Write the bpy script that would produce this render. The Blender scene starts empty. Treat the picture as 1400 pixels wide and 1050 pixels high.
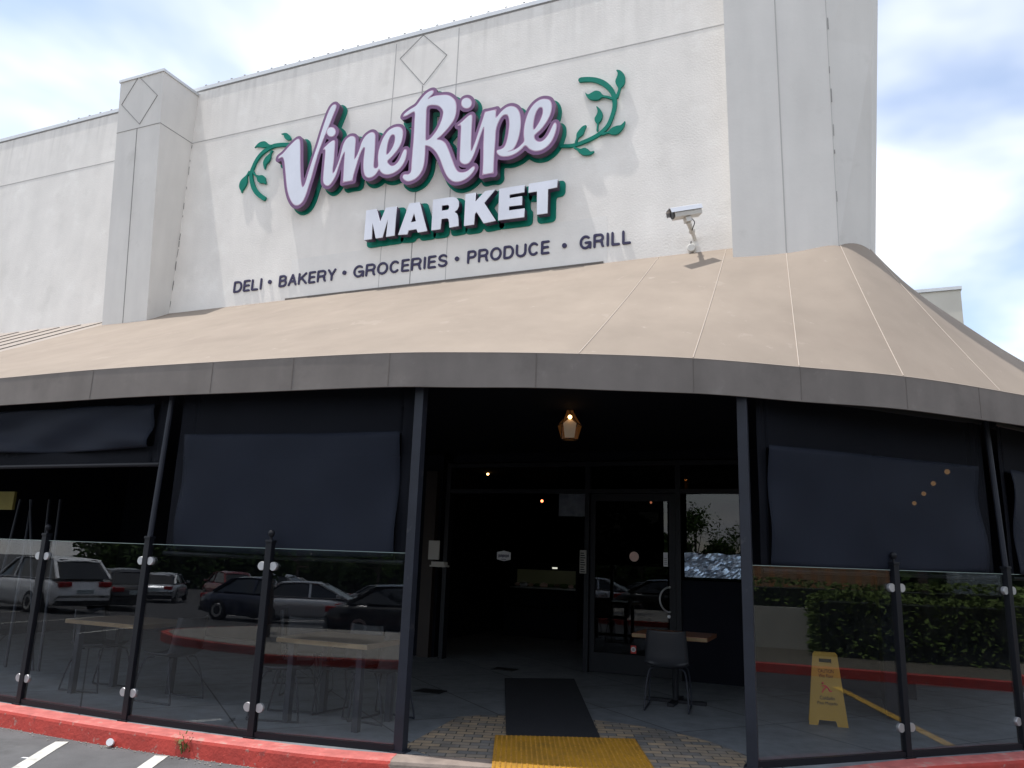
import bpy, bmesh, math, random
import numpy as np
from mathutils import Vector, Matrix, Euler
rnd = random.Random(7)
R = math.radians
C = bpy.context.scene.collection
SC = bpy.context.scene

# ------------------------------------------------------------------ camera, sky, sun, exposure
F_PX, YAW, PITCH, ROLL, EYE = 1066.67742, 0.404666523, 0.217631541, 0.0350133588, 1.7
_f = Vector((-math.sin(YAW)*math.cos(PITCH), math.cos(YAW)*math.cos(PITCH), math.sin(PITCH)))
_r = Vector((math.cos(YAW), math.sin(YAW), 0)); _u = _r.cross(_f)
_r, _u = math.cos(ROLL)*_r + math.sin(ROLL)*_u, -math.sin(ROLL)*_r + math.cos(ROLL)*_u
cam_d = bpy.data.cameras.new('camera'); cam = bpy.data.objects.new('camera', cam_d); C.objects.link(cam)
cam_d.sensor_fit = 'HORIZONTAL'; cam_d.sensor_width = 36; cam_d.lens = F_PX/1400*36; cam_d.clip_end = 3000; cam_d.clip_start = .05
M = Matrix((( _r.x, _u.x, -_f.x, 0), (_r.y, _u.y, -_f.y, 0), (_r.z, _u.z, -_f.z, EYE), (0, 0, 0, 1)))
cam.matrix_world = M
SC.camera = cam
def ray(px, py):
    return _r*((px-700)/F_PX) - _u*((py-525)/F_PX) + _f
def at_y(px, py, y):
    d = ray(px, py); k = y/d.y; return Vector((d.x*k, y, EYE + d.z*k))
def at_z(px, py, z):
    d = ray(px, py); k = (z-EYE)/d.z; return Vector((d.x*k, d.y*k, z))

TO_SUN = Vector((-.29, -.075, 1)).normalized()
EL = math.asin(TO_SUN.z); AZ = math.atan2(TO_SUN.x, TO_SUN.y)
sun_d = bpy.data.lights.new('sun', 'SUN'); sun = bpy.data.objects.new('sun', sun_d); C.objects.link(sun)
sun_d.energy = 4.0; sun_d.angle = R(.5); sun_d.color = (1, .97, .93)
sun.rotation_euler = TO_SUN.to_track_quat('Z', 'Y').to_euler()
SC.view_settings.view_transform = 'Standard'; SC.view_settings.look = 'None'
SC.view_settings.exposure = 0.22; SC.view_settings.gamma = 1
W = bpy.data.worlds.new('World'); SC.world = W; W.use_nodes = True
def build_world():
    nt = W.node_tree; N = nt.nodes; L = nt.links; N.clear()
    out = N.new('ShaderNodeOutputWorld')
    sky = N.new('ShaderNodeTexSky'); sky.sky_type = 'NISHITA'; sky.sun_disc = False
    sky.sun_elevation = EL; sky.sun_rotation = AZ; sky.air_density = 1.0; sky.dust_density = .6; sky.ozone_density = 1.2
    bg = N.new('ShaderNodeBackground'); bg.inputs[1].default_value = .15
    tc = N.new('ShaderNodeTexCoord')
    sep = N.new('ShaderNodeSeparateXYZ'); L.new(tc.outputs['Generated'], sep.inputs[0])
    # direction projected on a cloud layer overhead
    zz = N.new('ShaderNodeMath'); zz.operation = 'MAXIMUM'; zz.inputs[1].default_value = .0; L.new(sep.outputs[2], zz.inputs[0])
    za = N.new('ShaderNodeMath'); za.operation = 'ADD'; za.inputs[1].default_value = .22; L.new(zz.outputs[0], za.inputs[0])
    dx = N.new('ShaderNodeMath'); dx.operation = 'DIVIDE'; L.new(sep.outputs[0], dx.inputs[0]); L.new(za.outputs[0], dx.inputs[1])
    dy = N.new('ShaderNodeMath'); dy.operation = 'DIVIDE'; L.new(sep.outputs[1], dy.inputs[0]); L.new(za.outputs[0], dy.inputs[1])
    cb = N.new('ShaderNodeCombineXYZ'); L.new(dx.outputs[0], cb.inputs[0]); L.new(dy.outputs[0], cb.inputs[1])
    mp = N.new('ShaderNodeMapping'); mp.inputs['Location'].default_value = CLOUD_LOC; mp.inputs['Scale'].default_value = (1, 1, 1)
    L.new(cb.outputs[0], mp.inputs[0])
    n1 = N.new('ShaderNodeTexNoise'); n1.inputs['Scale'].default_value = 1.15; n1.inputs['Detail'].default_value = 5; n1.inputs['Roughness'].default_value = .48; n1.inputs['Distortion'].default_value = .2
    L.new(mp.outputs[0], n1.inputs['Vector'])
    cr = N.new('ShaderNodeValToRGB'); cr.color_ramp.elements[0].position = .35; cr.color_ramp.elements[1].position = .60
    cr.color_ramp.elements[0].color = (.05,)*3+(1,); cr.color_ramp.elements[1].color = (1, 1, 1, 1); cr.color_ramp.interpolation = 'EASE'
    L.new(n1.outputs[0], cr.inputs[0])
    n2 = N.new('ShaderNodeTexNoise'); n2.inputs['Scale'].default_value = 3; n2.inputs['Detail'].default_value = 4
    L.new(mp.outputs[0], n2.inputs['Vector'])
    cl = N.new('ShaderNodeMix'); cl.data_type = 'RGBA'; cl.inputs['A'].default_value = (6.0, 6.4, 7.0, 1); cl.inputs['B'].default_value = (9.5, 9.6, 9.8, 1)
    L.new(n2.outputs[0], cl.inputs['Factor'])
    skm = N.new('ShaderNodeMix'); skm.data_type = 'RGBA'; skm.blend_type = 'MULTIPLY'; skm.inputs['Factor'].default_value = 1; skm.inputs['B'].default_value = (1.6, 1.45, 1.35, 1)
    L.new(sky.outputs[0], skm.inputs['A'])
    mx = N.new('ShaderNodeMix'); mx.data_type = 'RGBA'
    L.new(cr.outputs[0], mx.inputs['Factor']); L.new(skm.outputs['Result'], mx.inputs['A']); L.new(cl.outputs['Result'], mx.inputs['B'])
    L.new(mx.outputs['Result'], bg.inputs[0]); L.new(bg.outputs[0], out.inputs[0])
CLOUD_LOC = (0.3, 0.9, 0)
build_world()

# ------------------------------------------------------------------ materials
def mat(name, col, rough=.7, metal=0, var=.0, vscale=3., bump=0., bscale=60., spec=.5, streak=0., emis=None, estr=0, coat=0, darks=None, drip=None):
    m = bpy.data.materials.new(name); m.use_nodes = True; nt = m.node_tree; N = nt.nodes; L = nt.links
    b = N['Principled BSDF']; b.inputs['Roughness'].default_value = rough; b.inputs['Metallic'].default_value = metal
    b.inputs['Specular IOR Level'].default_value = spec; b.inputs['Coat Weight'].default_value = coat
    b.inputs['Base Color'].default_value = (*col, 1)
    if emis: b.inputs['Emission Color'].default_value = (*emis, 1); b.inputs['Emission Strength'].default_value = estr
    if var or bump or streak:
        g = N.new('ShaderNodeTexCoord')
        src = None
        if var:
            n = N.new('ShaderNodeTexNoise'); n.inputs['Scale'].default_value = vscale; n.inputs['Detail'].default_value = 8; n.inputs['Roughness'].default_value = .62
            L.new(g.outputs['Object'], n.inputs['Vector'])
            r = N.new('ShaderNodeMapRange'); r.inputs[1].default_value = .3; r.inputs[2].default_value = .7; r.inputs[3].default_value = 1-var; r.inputs[4].default_value = 1+var
            L.new(n.outputs[0], r.inputs[0]); src = r.outputs[0]
        if streak:
            mp = N.new('ShaderNodeMapping'); mp.inputs['Scale'].default_value = (1.3, 1.3, .16); L.new(g.outputs['Object'], mp.inputs[0])
            n = N.new('ShaderNodeTexNoise'); n.inputs['Scale'].default_value = 3.; n.inputs['Detail'].default_value = 5; L.new(mp.outputs[0], n.inputs['Vector'])
            r = N.new('ShaderNodeMapRange'); r.inputs[1].default_value = .35; r.inputs[2].default_value = .7; r.inputs[3].default_value = 1; r.inputs[4].default_value = 1-streak
            L.new(n.outputs[0], r.inputs[0])
            if src:
                k = N.new('ShaderNodeMath'); k.operation = 'MULTIPLY'; L.new(src, k.inputs[0]); L.new(r.outputs[0], k.inputs[1]); src = k.outputs[0]
            else: src = r.outputs[0]
        if src:
            v = N.new('ShaderNodeMix'); v.data_type = 'RGBA'; v.blend_type = 'MULTIPLY'; v.inputs['Factor'].default_value = 1; v.inputs['A'].default_value = (*col, 1)
            L.new(src, v.inputs['B']); last = v.outputs['Result']
            for dc, dsc, lo, hi, amt in (darks or []):
                n = N.new('ShaderNodeTexNoise'); n.inputs['Scale'].default_value = dsc; n.inputs['Detail'].default_value = 6; n.inputs['Roughness'].default_value = .65; L.new(g.outputs['Object'], n.inputs['Vector'])
                r = N.new('ShaderNodeMapRange'); r.inputs[1].default_value = lo; r.inputs[2].default_value = hi; r.inputs[3].default_value = 0; r.inputs[4].default_value = amt; L.new(n.outputs[0], r.inputs[0])
                w = N.new('ShaderNodeMix'); w.data_type = 'RGBA'; w.inputs['B'].default_value = (*dc, 1); L.new(r.outputs[0], w.inputs['Factor']); L.new(last, w.inputs['A']); last = w.outputs['Result']
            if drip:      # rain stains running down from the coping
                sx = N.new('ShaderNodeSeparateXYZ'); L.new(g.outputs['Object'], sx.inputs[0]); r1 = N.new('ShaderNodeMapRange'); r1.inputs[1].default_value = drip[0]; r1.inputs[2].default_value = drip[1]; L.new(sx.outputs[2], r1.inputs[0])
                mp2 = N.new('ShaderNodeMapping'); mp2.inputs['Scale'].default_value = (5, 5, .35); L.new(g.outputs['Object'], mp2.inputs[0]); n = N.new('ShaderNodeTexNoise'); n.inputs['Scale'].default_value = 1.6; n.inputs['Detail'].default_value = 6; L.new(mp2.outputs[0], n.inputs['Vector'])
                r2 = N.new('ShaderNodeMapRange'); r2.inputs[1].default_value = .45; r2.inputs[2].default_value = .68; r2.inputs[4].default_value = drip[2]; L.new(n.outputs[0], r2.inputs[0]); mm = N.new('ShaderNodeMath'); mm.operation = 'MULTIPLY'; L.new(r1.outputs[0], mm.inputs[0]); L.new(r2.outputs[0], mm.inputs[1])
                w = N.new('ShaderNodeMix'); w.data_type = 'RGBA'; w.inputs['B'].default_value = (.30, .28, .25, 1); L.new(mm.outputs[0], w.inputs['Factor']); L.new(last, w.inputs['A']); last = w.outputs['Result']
            L.new(last, b.inputs['Base Color'])
        if bump:
            n = N.new('ShaderNodeTexNoise'); n.inputs['Scale'].default_value = bscale; n.inputs['Detail'].default_value = 5; L.new(g.outputs['Object'], n.inputs['Vector'])
            bp = N.new('ShaderNodeBump'); bp.inputs['Strength'].default_value = bump; bp.inputs['Distance'].default_value = .01
            L.new(n.outputs[0], bp.inputs['Height']); L.new(bp.outputs[0], b.inputs['Normal'])
    return m
def glass_mat(name, tint, ior=1.55, rough=0.0, extra=0.0):
    m = bpy.data.materials.new(name); m.use_nodes = True; nt = m.node_tree; N = nt.nodes; L = nt.links; N.clear()
    o = N.new('ShaderNodeOutputMaterial'); t = N.new('ShaderNodeBsdfTransparent'); t.inputs[0].default_value = (*tint, 1)
    g = N.new('ShaderNodeBsdfGlossy'); g.inputs['Roughness'].default_value = rough
    f = N.new('ShaderNodeLayerWeight'); f.inputs[0].default_value = .5      # Schlick, the same from both faces of the thin pane
    pw = N.new('ShaderNodeMath'); pw.operation = 'POWER'; pw.inputs[1].default_value = 5; L.new(f.outputs['Facing'], pw.inputs[0])
    f0 = ((ior-1)/(ior+1))**2 + extra
    x = N.new('ShaderNodeMixShader'); a = N.new('ShaderNodeMath'); a.operation = 'MULTIPLY_ADD'; a.inputs[1].default_value = 1-f0; a.inputs[2].default_value = f0
    L.new(pw.outputs[0], a.inputs[0]); L.new(a.outputs[0], x.inputs[0]); L.new(t.outputs[0], x.inputs[1]); L.new(g.outputs[0], x.inputs[2])
    df = N.new('ShaderNodeBsdfDiffuse'); df.inputs[0].default_value = (.5, .5, .48, 1); tc = N.new('ShaderNodeTexCoord'); nz = N.new('ShaderNodeTexNoise'); nz.inputs['Scale'].default_value = 3.5; nz.inputs['Detail'].default_value = 8; nz.inputs['Roughness'].default_value = .75
    L.new(tc.outputs['Object'], nz.inputs['Vector']); mr = N.new('ShaderNodeMapRange'); mr.inputs[1].default_value = .5; mr.inputs[2].default_value = .75; mr.inputs[3].default_value = .0; mr.inputs[4].default_value = .012; L.new(nz.outputs[0], mr.inputs[0])
    y = N.new('ShaderNodeMixShader'); L.new(mr.outputs[0], y.inputs[0]); L.new(x.outputs[0], y.inputs[1]); L.new(df.outputs[0], y.inputs[2]); L.new(y.outputs[0], o.inputs[0])
    return m
def veil_mat(name, col, through, rough=.55, bump=.3):
    m = mat(name, col, rough, var=.15, vscale=1.5, bump=bump, bscale=2.2, spec=.12); nt = m.node_tree; N = nt.nodes; L = nt.links
    b = N['Principled BSDF']; o = N['Material Output']; t = N.new('ShaderNodeBsdfTransparent'); x = N.new('ShaderNodeMixShader'); x.inputs[0].default_value = through
    L.new(b.outputs[0], x.inputs[1]); L.new(t.outputs[0], x.inputs[2]); L.new(x.outputs[0], o.inputs[0])
    return m
def brick_mat(name, c1, c2, mortar, scale, rough=.85, w=.5, h=.25, msize=.02, bump=.3, rot=0., offset=.5):
    m = bpy.data.materials.new(name); m.use_nodes = True; nt = m.node_tree; N = nt.nodes; L = nt.links
    b = N['Principled BSDF']; b.inputs['Roughness'].default_value = rough
    g = N.new('ShaderNodeTexCoord'); mp = N.new('ShaderNodeMapping'); mp.inputs['Rotation'].default_value = (0, 0, rot); L.new(g.outputs['Object'], mp.inputs[0])
    t = N.new('ShaderNodeTexBrick'); t.inputs['Scale'].default_value = scale; t.inputs['Color1'].default_value = (*c1, 1); t.inputs['Color2'].default_value = (*c2, 1); t.inputs['Mortar'].default_value = (*mortar, 1)
    t.inputs['Brick Width'].default_value = w; t.inputs['Row Height'].default_value = h; t.inputs['Mortar Size'].default_value = msize; t.offset = offset
    L.new(mp.outputs[0], t.inputs['Vector'])
    n = N.new('ShaderNodeTexNoise'); n.inputs['Scale'].default_value = 4; n.inputs['Detail'].default_value = 9; n.inputs['Roughness'].default_value = .7; L.new(g.outputs['Object'], n.inputs['Vector'])
    r = N.new('ShaderNodeMapRange'); r.inputs[1].default_value = .3; r.inputs[2].default_value = .7; r.inputs[3].default_value = .65; r.inputs[4].default_value = 1.25; L.new(n.outputs[0], r.inputs[0])
    v = N.new('ShaderNodeMix'); v.data_type = 'RGBA'; v.blend_type = 'MULTIPLY'; v.inputs['Factor'].default_value = 1; L.new(t.outputs[0], v.inputs['A']); L.new(r.outputs[0], v.inputs['B'])
    L.new(v.outputs['Result'], b.inputs['Base Color'])
    bp = N.new('ShaderNodeBump'); bp.inputs['Strength'].default_value = bump; bp.inputs['Distance'].default_value = .008; bp.invert = True
    L.new(t.outputs['Fac'], bp.inputs['Height']); L.new(bp.outputs[0], b.inputs['Normal'])
    return m
MT = {}
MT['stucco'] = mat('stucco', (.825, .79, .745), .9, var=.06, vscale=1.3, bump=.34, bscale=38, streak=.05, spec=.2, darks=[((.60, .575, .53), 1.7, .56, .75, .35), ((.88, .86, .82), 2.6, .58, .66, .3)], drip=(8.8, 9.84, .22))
MT['stucco_smooth'] = mat('stucco_smooth', (.735, .71, .675), .85, var=.05, vscale=1.0, bump=.10, bscale=26, streak=.07, spec=.2, darks=[((.5, .48, .44), 2.2, .6, .78, .45)])
MT['patch'] = mat('stucco_shade_patch', (.775, .75, .715), .9, var=.05, vscale=2, bump=.3, bscale=30, spec=.2)  # slightly darker stucco, the lettering's shadow put into the colour
MT['joint'] = mat('joint', (.27, .26, .25), .9)
MT['joint_soft'] = mat('joint_soft', (.46, .445, .43), .9)
MT['joint_soft2'] = mat('score_grey', (.32, .31, .30), .9)  # mid grey of the scored lines
MT['coping'] = mat('coping_metal', (.62, .63, .64), .4, metal=.3, var=.06, vscale=2)
MT['cloth'] = mat('awning_cloth', (.295, .246, .202), .85, var=.09, vscale=.7, bump=.55, bscale=2.3, spec=.12, streak=.06, darks=[((.24, .195, .16), 1.1, .54, .74, .4), ((.42, .36, .31), 7, .66, .72, .45), ((.40, .34, .29), 2.3, .64, .67, .25)])
MT['valance'] = mat('valance_cloth', (.225, .20, .182), .85, var=.10, vscale=2.5, darks=[((.12, .105, .095), 1.5, .55, .75, .5), ((.28, .26, .24), 5, .63, .70, .3)], bump=.12, bscale=4, streak=.12, spec=.15)
MT['seam'] = mat('seam_thread', (.46, .39, .33), .8)
MT['seam_dark'] = mat('seam_dark', (.15, .13, .115), .9)
MT['roofmetal'] = mat('roof_metal', (.30, .25, .21), .5, var=.08, vscale=2)
MT['rib'] = mat('roof_rib', (.09, .08, .07), .6)
MT['white'] = mat('sign_white', (.72, .74, .82), .4, var=.05, vscale=2, streak=.08)
MT['pink'] = mat('sign_pink', (.55, .36, .50), .4)
MT['purple'] = mat('sign_purple', (.19, .088, .20), .55, var=.06, vscale=5)
MT['purpleside'] = mat('sign_return', (.055, .028, .065), .4)
MT['green'] = mat('sign_green', (.007, .205, .15), .6, var=.10, vscale=6, spec=.15)
MT['navy'] = mat('tagline_navy', (.03, .024, .075), .6)
MT['post'] = mat('post_paint', (.015, .018, .028), .5, var=.2, vscale=6, spec=.35, darks=[((.05, .05, .055), 9, .62, .68, .6)])
MT['black'] = mat('black_paint', (.006, .007, .011), .5, spec=.3)
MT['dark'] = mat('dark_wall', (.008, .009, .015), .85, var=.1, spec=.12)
MT['darkwood'] = mat('dark_wood', (.022, .012, .008), .6, var=.2, vscale=4)
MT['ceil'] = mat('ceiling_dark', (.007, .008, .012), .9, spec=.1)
MT['steel'] = mat('brushed_steel', (.50, .50, .51), .45, metal=.8)
MT['glass'] = glass_mat('tinted_glass', (.91, .93, .945), 1.62)
MT['doorglass'] = glass_mat('door_glass', (.30, .32, .36), 1.55, extra=.0)
MT['edge'] = mat('glass_edge', (.25, .32, .30), .3)
MT['vinyl'] = veil_mat('shade_vinyl', (.015, .0185, .029), .12, .65, .6)
MT['mesh'] = veil_mat('shade_mesh', (.0075, .0085, .0125), .06, .8, .15)
MT['redcurb'] = mat('red_curb_paint', (.45, .048, .034), .75, var=.22, vscale=6, bump=.5, bscale=30, darks=[((.20, .03, .025), 3, .50, .68, .6), ((.33, .24, .20), 14, .61, .65, .65), ((.04, .035, .035), 5, .64, .72, .5)])
MT['redtop'] = mat('red_curb_worn', (.46, .12, .105), .8, var=.25, vscale=9, bump=.4, bscale=30, darks=[((.34, .26, .22), 9, .56, .66, .7)])
MT['bare'] = mat('bare_concrete', (.24, .19, .16), .85, var=.25, vscale=5, bump=.4, bscale=30)
MT['floor'] = brick_mat('patio_floor', (.17, .183, .195), (.155, .168, .18), (.03, .03, .034), 1, .6, 1.25, 1.25, .008, .3, .7, 0)
MT['paver'] = brick_mat('pavers', (.36, .27, .175), (.15, .15, .148), (.075, .07, .06), 1, .85, .16, .1, .006, .4, -.36)
MT['asphalt'] = mat('asphalt', (.05, .05, .053), .9, var=.25, vscale=2.2, bump=.6, bscale=140, darks=[((.03, .03, .032), 1.3, .58, .70, .55), ((.14, .135, .125), 3.1, .62, .72, .5), ((.16, .16, .16), 90, .66, .72, .6)])
MT['paint'] = mat('stall_paint', (.55, .54, .50), .8, var=.3, vscale=9, bump=.3, bscale=120)
MT['yline'] = mat('yellow_line', (.55, .33, .05), .8, var=.2, vscale=8)
MT['tactile'] = mat('tactile_yellow', (.40, .20, .008), .75, var=.2, vscale=5, darks=[((.12, .075, .02), 3.5, .52, .72, .6)])
MT['rubber'] = mat('mat_rubber', (.010, .011, .016), .9, var=.15, vscale=12, darks=[((.035, .034, .034), 6, .55, .8, .5)], bump=.3, bscale=150)
MT['wood'] = mat('table_wood', (.11, .075, .045), .5, var=.2, vscale=6)
MT['wood_edge_lit'] = mat('table_wood_edge_lit', (.21, .14, .065), .5, var=.2, vscale=6)  # lighter copy of the table wood, light on the edge put into colour
MT['wood_red'] = mat('table_wood_dark', (.24, .10, .05), .45, var=.2, vscale=6)
MT['chair'] = mat('chair_shell', (.022, .024, .030), .5)
MT['wetyellow'] = mat('plastic_yellow', (.40, .22, .006), .45)
MT['red'] = mat('red_print', (.6, .04, .03), .5)
MT['paperwhite'] = mat('paper_white', (.7, .7, .72), .6)
MT['beige'] = mat('sticker_beige', (.72, .50, .42), .6)
MT['sign_grey'] = mat('notice_grey', (.30, .29, .26), .6)
MT['foil'] = mat('foil_film', (.42, .52, .66), .25, metal=.6, var=.4, vscale=7, bump=1., bscale=7)
MT['dome'] = mat('lens_black', (.01, .01, .012), .1)
MT['cam'] = mat('camera_housing', (.62, .61, .58), .4, var=.05)
MT['camshell'] = mat('camera_shield', (.66, .67, .70), .3, metal=.6)
MT['amber'] = glass_mat('amber_glass', (.9, .66, .42), 1.5, .1)
def _glow(m, c, e):
    nt = m.node_tree; N = nt.nodes; L = nt.links; o = [n for n in N if n.type == 'OUTPUT_MATERIAL'][0]; src = o.inputs[0].links[0].from_socket
    em = N.new('ShaderNodeEmission'); em.inputs[0].default_value = (*c, 1); em.inputs[1].default_value = e; ad = N.new('ShaderNodeAddShader'); L.new(src, ad.inputs[0]); L.new(em.outputs[0], ad.inputs[1]); L.new(ad.outputs[0], o.inputs[0])
_glow(MT['amber'], (1, .42, .12), .022)
MT['bulb'] = mat('bulb_lit', (1, .7, .4), .4, emis=(1, .55, .2), estr=6)
MT['bulb_red'] = mat('bulb_red_lit', (1, .4, .2), .4, emis=(1, .30, .12), estr=3)
MT['panel_lit'] = mat('lamp_panel', (.45, .38, .3), .5, emis=(1, .75, .5), estr=.05)
MT['caselit'] = mat('case_light', (.10, .10, .06), .5, emis=(.8, .85, .45), estr=.004)
MT['caseglow'] = mat('case_tube', (1, 1, .9), .5, emis=(1, 1, .85), estr=.6)
MT['leaf'] = mat('leaf_green', (.075, .125, .035), .85, var=.4, vscale=3, spec=.08)
MT['leaf2'] = mat('leaf_dark', (.045, .075, .022), .9, var=.4, vscale=3, spec=.05)
MT['hedge'] = mat('hedge_leaf', (.12, .17, .05), .85, var=.4, vscale=3, spec=.08)
MT['weed'] = mat('weed_leaf', (.16, .15, .045), .7, var=.3, vscale=20)
MT['bark'] = mat('bark', (.09, .07, .055), .9, var=.3, vscale=6)
MT['gravel'] = mat('gravel', (.28, .26, .23), .9, var=.5, vscale=40, bump=.8, bscale=60)
MT['wallgrey'] = mat('concrete_wall', (.36, .36, .32), .85, var=.12, vscale=2)
MT['brickorange'] = brick_mat('far_brick', (.40, .20, .09), (.34, .17, .08), (.3, .2, .12), 1.0)
MT['bluewall'] = mat('pale_wall', (.45, .53, .56), .8)
MT['tyre'] = mat('tyre', (.015, .015, .016), .8)
MT['rim'] = mat('rim', (.45, .45, .46), .35, metal=.8)
MT['carglass'] = mat('car_glass', (.012, .015, .018), .05, spec=.8)
MT['chrome'] = mat('chrome', (.75, .75, .76), .12, metal=1)
MT['lampred'] = mat('tail_lamp', (.35, .012, .012), .2)
MT['plate'] = mat('floor_plate', (.02, .02, .022), .5, metal=.3)

# ------------------------------------------------------------------ helpers
def obj(name, bm, m, parent=None, smooth=False, loc=None, rot=None, recalc=True):
    me = bpy.data.meshes.new(name)
    bmesh.ops.recalc_face_normals(bm, faces=bm.faces[:]) if recalc else None
    bm.to_mesh(me); bm.free()
    for x in (m if isinstance(m, (list, tuple)) else [m]): me.materials.append(x)
    if smooth:
        for p in me.polygons: p.use_smooth = True
    o = bpy.data.objects.new(name, me); C.objects.link(o)
    if parent: o.parent = parent
    if loc is not None: o.location = loc
    if rot is not None: o.rotation_euler = rot
    return o
def thing(name, label, cat, loc=(0, 0, 0), rotz=0, group=None):
    o = bpy.data.objects.new(name, None); C.objects.link(o); o.empty_display_size = .1
    o.location = loc; o.rotation_euler = (0, 0, rotz); o['label'] = label; o['category'] = cat
    if group: o['group'] = group
    return o
def tag(o, label, cat, group=None):
    o['label'] = label; o['category'] = cat
    if group: o['group'] = group
    return o
def struct(o): o['kind'] = 'structure'; return o
def dup(root, label, loc=None, rotz=None):
    r = root.copy(); C.objects.link(r); r['label'] = label
    if loc is not None: r.location = loc
    if rotz is not None: r.rotation_euler = (0, 0, rotz)
    for ch in list(root.children):
        c = ch.copy(); C.objects.link(c); c.parent = r
        for g in ch.children:
            d = g.copy(); C.objects.link(d); d.parent = c
    return r
def BM(): return bmesh.new()
def box(bm, x0, x1, y0, y1, z0, z1, bev=0):
    r = bmesh.ops.create_cube(bm, size=1)
    for v in r['verts']:
        v.co = Vector((x0 if v.co.x < 0 else x1, y0 if v.co.y < 0 else y1, z0 if v.co.z < 0 else z1))
    if bev:
        es = list({e for v in r['verts'] for e in v.link_edges})
        bmesh.ops.bevel(bm, geom=es, offset=bev, segments=2, affect='EDGES', profile=.6)
    return r
def bar(bm, a, b, w, h=None, up=Vector((0, 0, 1))):
    a = Vector(a); b = Vector(b); d = (b-a); h = h or w
    z = d.normalized(); s = z.cross(up)
    if s.length < 1e-4: s = z.cross(Vector((0, 1, 0)))
    s.normalize(); t = s.cross(z)
    vs = [bm.verts.new(p + s*i*w/2 + t*j*h/2) for p in (a, b) for i, j in ((-1, -1), (1, -1), (1, 1), (-1, 1))]
    for q in ((0, 1, 2, 3), (7, 6, 5, 4), (0, 4, 5, 1), (1, 5, 6, 2), (2, 6, 7, 3), (3, 7, 4, 0)): bm.faces.new([vs[i] for i in q])
def tube(bm, pts, rad, n=8, caps=True):
    pts = [Vector(p) for p in pts]; rings = []
    prev = None
    for i, p in enumerate(pts):
        d = (pts[min(i+1, len(pts)-1)] - pts[max(i-1, 0)]).normalized()
        if prev is None:
            s = d.cross(Vector((0, 0, 1)));
            if s.length < 1e-3: s = d.cross(Vector((1, 0, 0)))
        else: s = prev - d*prev.dot(d)
        s.normalize(); prev = s; t = d.cross(s)
        rr = rad[i] if isinstance(rad, (list, tuple)) else rad
        rings.append([bm.verts.new(p + (s*math.cos(a) + t*math.sin(a))*rr) for a in [2*math.pi*k/n for k in range(n)]])
    for a, b in zip(rings, rings[1:]):
        for k in range(n): bm.faces.new((a[k], a[(k+1) % n], b[(k+1) % n], b[k]))
    if caps: bm.faces.new(rings[0][::-1]); bm.faces.new(rings[-1])
def lathe(bm, prof, n=20, c=(0, 0, 0)):
    rings = [[bm.verts.new((c[0]+r*math.cos(2*math.pi*k/n), c[1]+r*math.sin(2*math.pi*k/n), c[2]+z)) for k in range(n)] for r, z in prof]
    for a, b in zip(rings, rings[1:]):
        for k in range(n): bm.faces.new((a[k], a[(k+1) % n], b[(k+1) % n], b[k]))
    bm.faces.new(rings[0][::-1]); bm.faces.new(rings[-1])
def prism(bm, poly, z0, z1):
    a = [bm.verts.new((*p[:2], z0)) for p in poly]; b = [bm.verts.new((*p[:2], z1)) for p in poly]; n = len(poly)
    bm.faces.new(a[::-1]); bm.faces.new(b)
    for i in range(n): bm.faces.new((a[i], a[(i+1) % n], b[(i+1) % n], b[i]))
def cat(pts, sub=6, closed=False):
    pts = [Vector(p) for p in pts]; n = len(pts); out = []
    for i in range(n if closed else n-1):
        p1, p2 = pts[i], pts[(i+1) % n]
        p0 = pts[(i-1) % n] if closed else pts[max(i-1, 0)]; p3 = pts[(i+2) % n] if closed else pts[min(i+2, n-1)]
        for k in range(sub):
            t = k/sub; out.append(.5*((2*p1) + (p2-p0)*t + (2*p0-5*p1+4*p2-p3)*t*t + (3*p1-p0-3*p2+p3)*t**3))
    if not closed: out.append(pts[-1])
    return out
def loops_mesh(name, loops, y_front, depth, m, parent, bevel=0):
    """loops: XZ outlines (holes allowed) -> slab whose front face is at y_front, reaching back by depth"""
    cu = bpy.data.curves.new(name, 'CURVE'); cu.dimensions = '2D'; cu.fill_mode = 'BOTH'; cu.extrude = depth/2
    for lp in loops:
        s = cu.splines.new('POLY'); s.points.add(len(lp)-1); s.use_cyclic_u = True
        for q, p in zip(s.points, lp): q.co = (p[0], p[1], 0, 1)
    tmp = bpy.data.objects.new(name, cu); C.objects.link(tmp)
    dg = bpy.context.evaluated_depsgraph_get(); me = bpy.data.meshes.new_from_object(tmp.evaluated_get(dg))
    bpy.data.objects.remove(tmp); bpy.data.curves.remove(cu)
    for v in me.vertices:
        x, y, z = v.co; v.co = (x, y_front + depth/2 - z, y)
    me.materials.clear(); me.materials.append(m); me.name = name
    o = bpy.data.objects.new(name, me); C.objects.link(o)
    if parent: o.parent = parent
    return o
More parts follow.
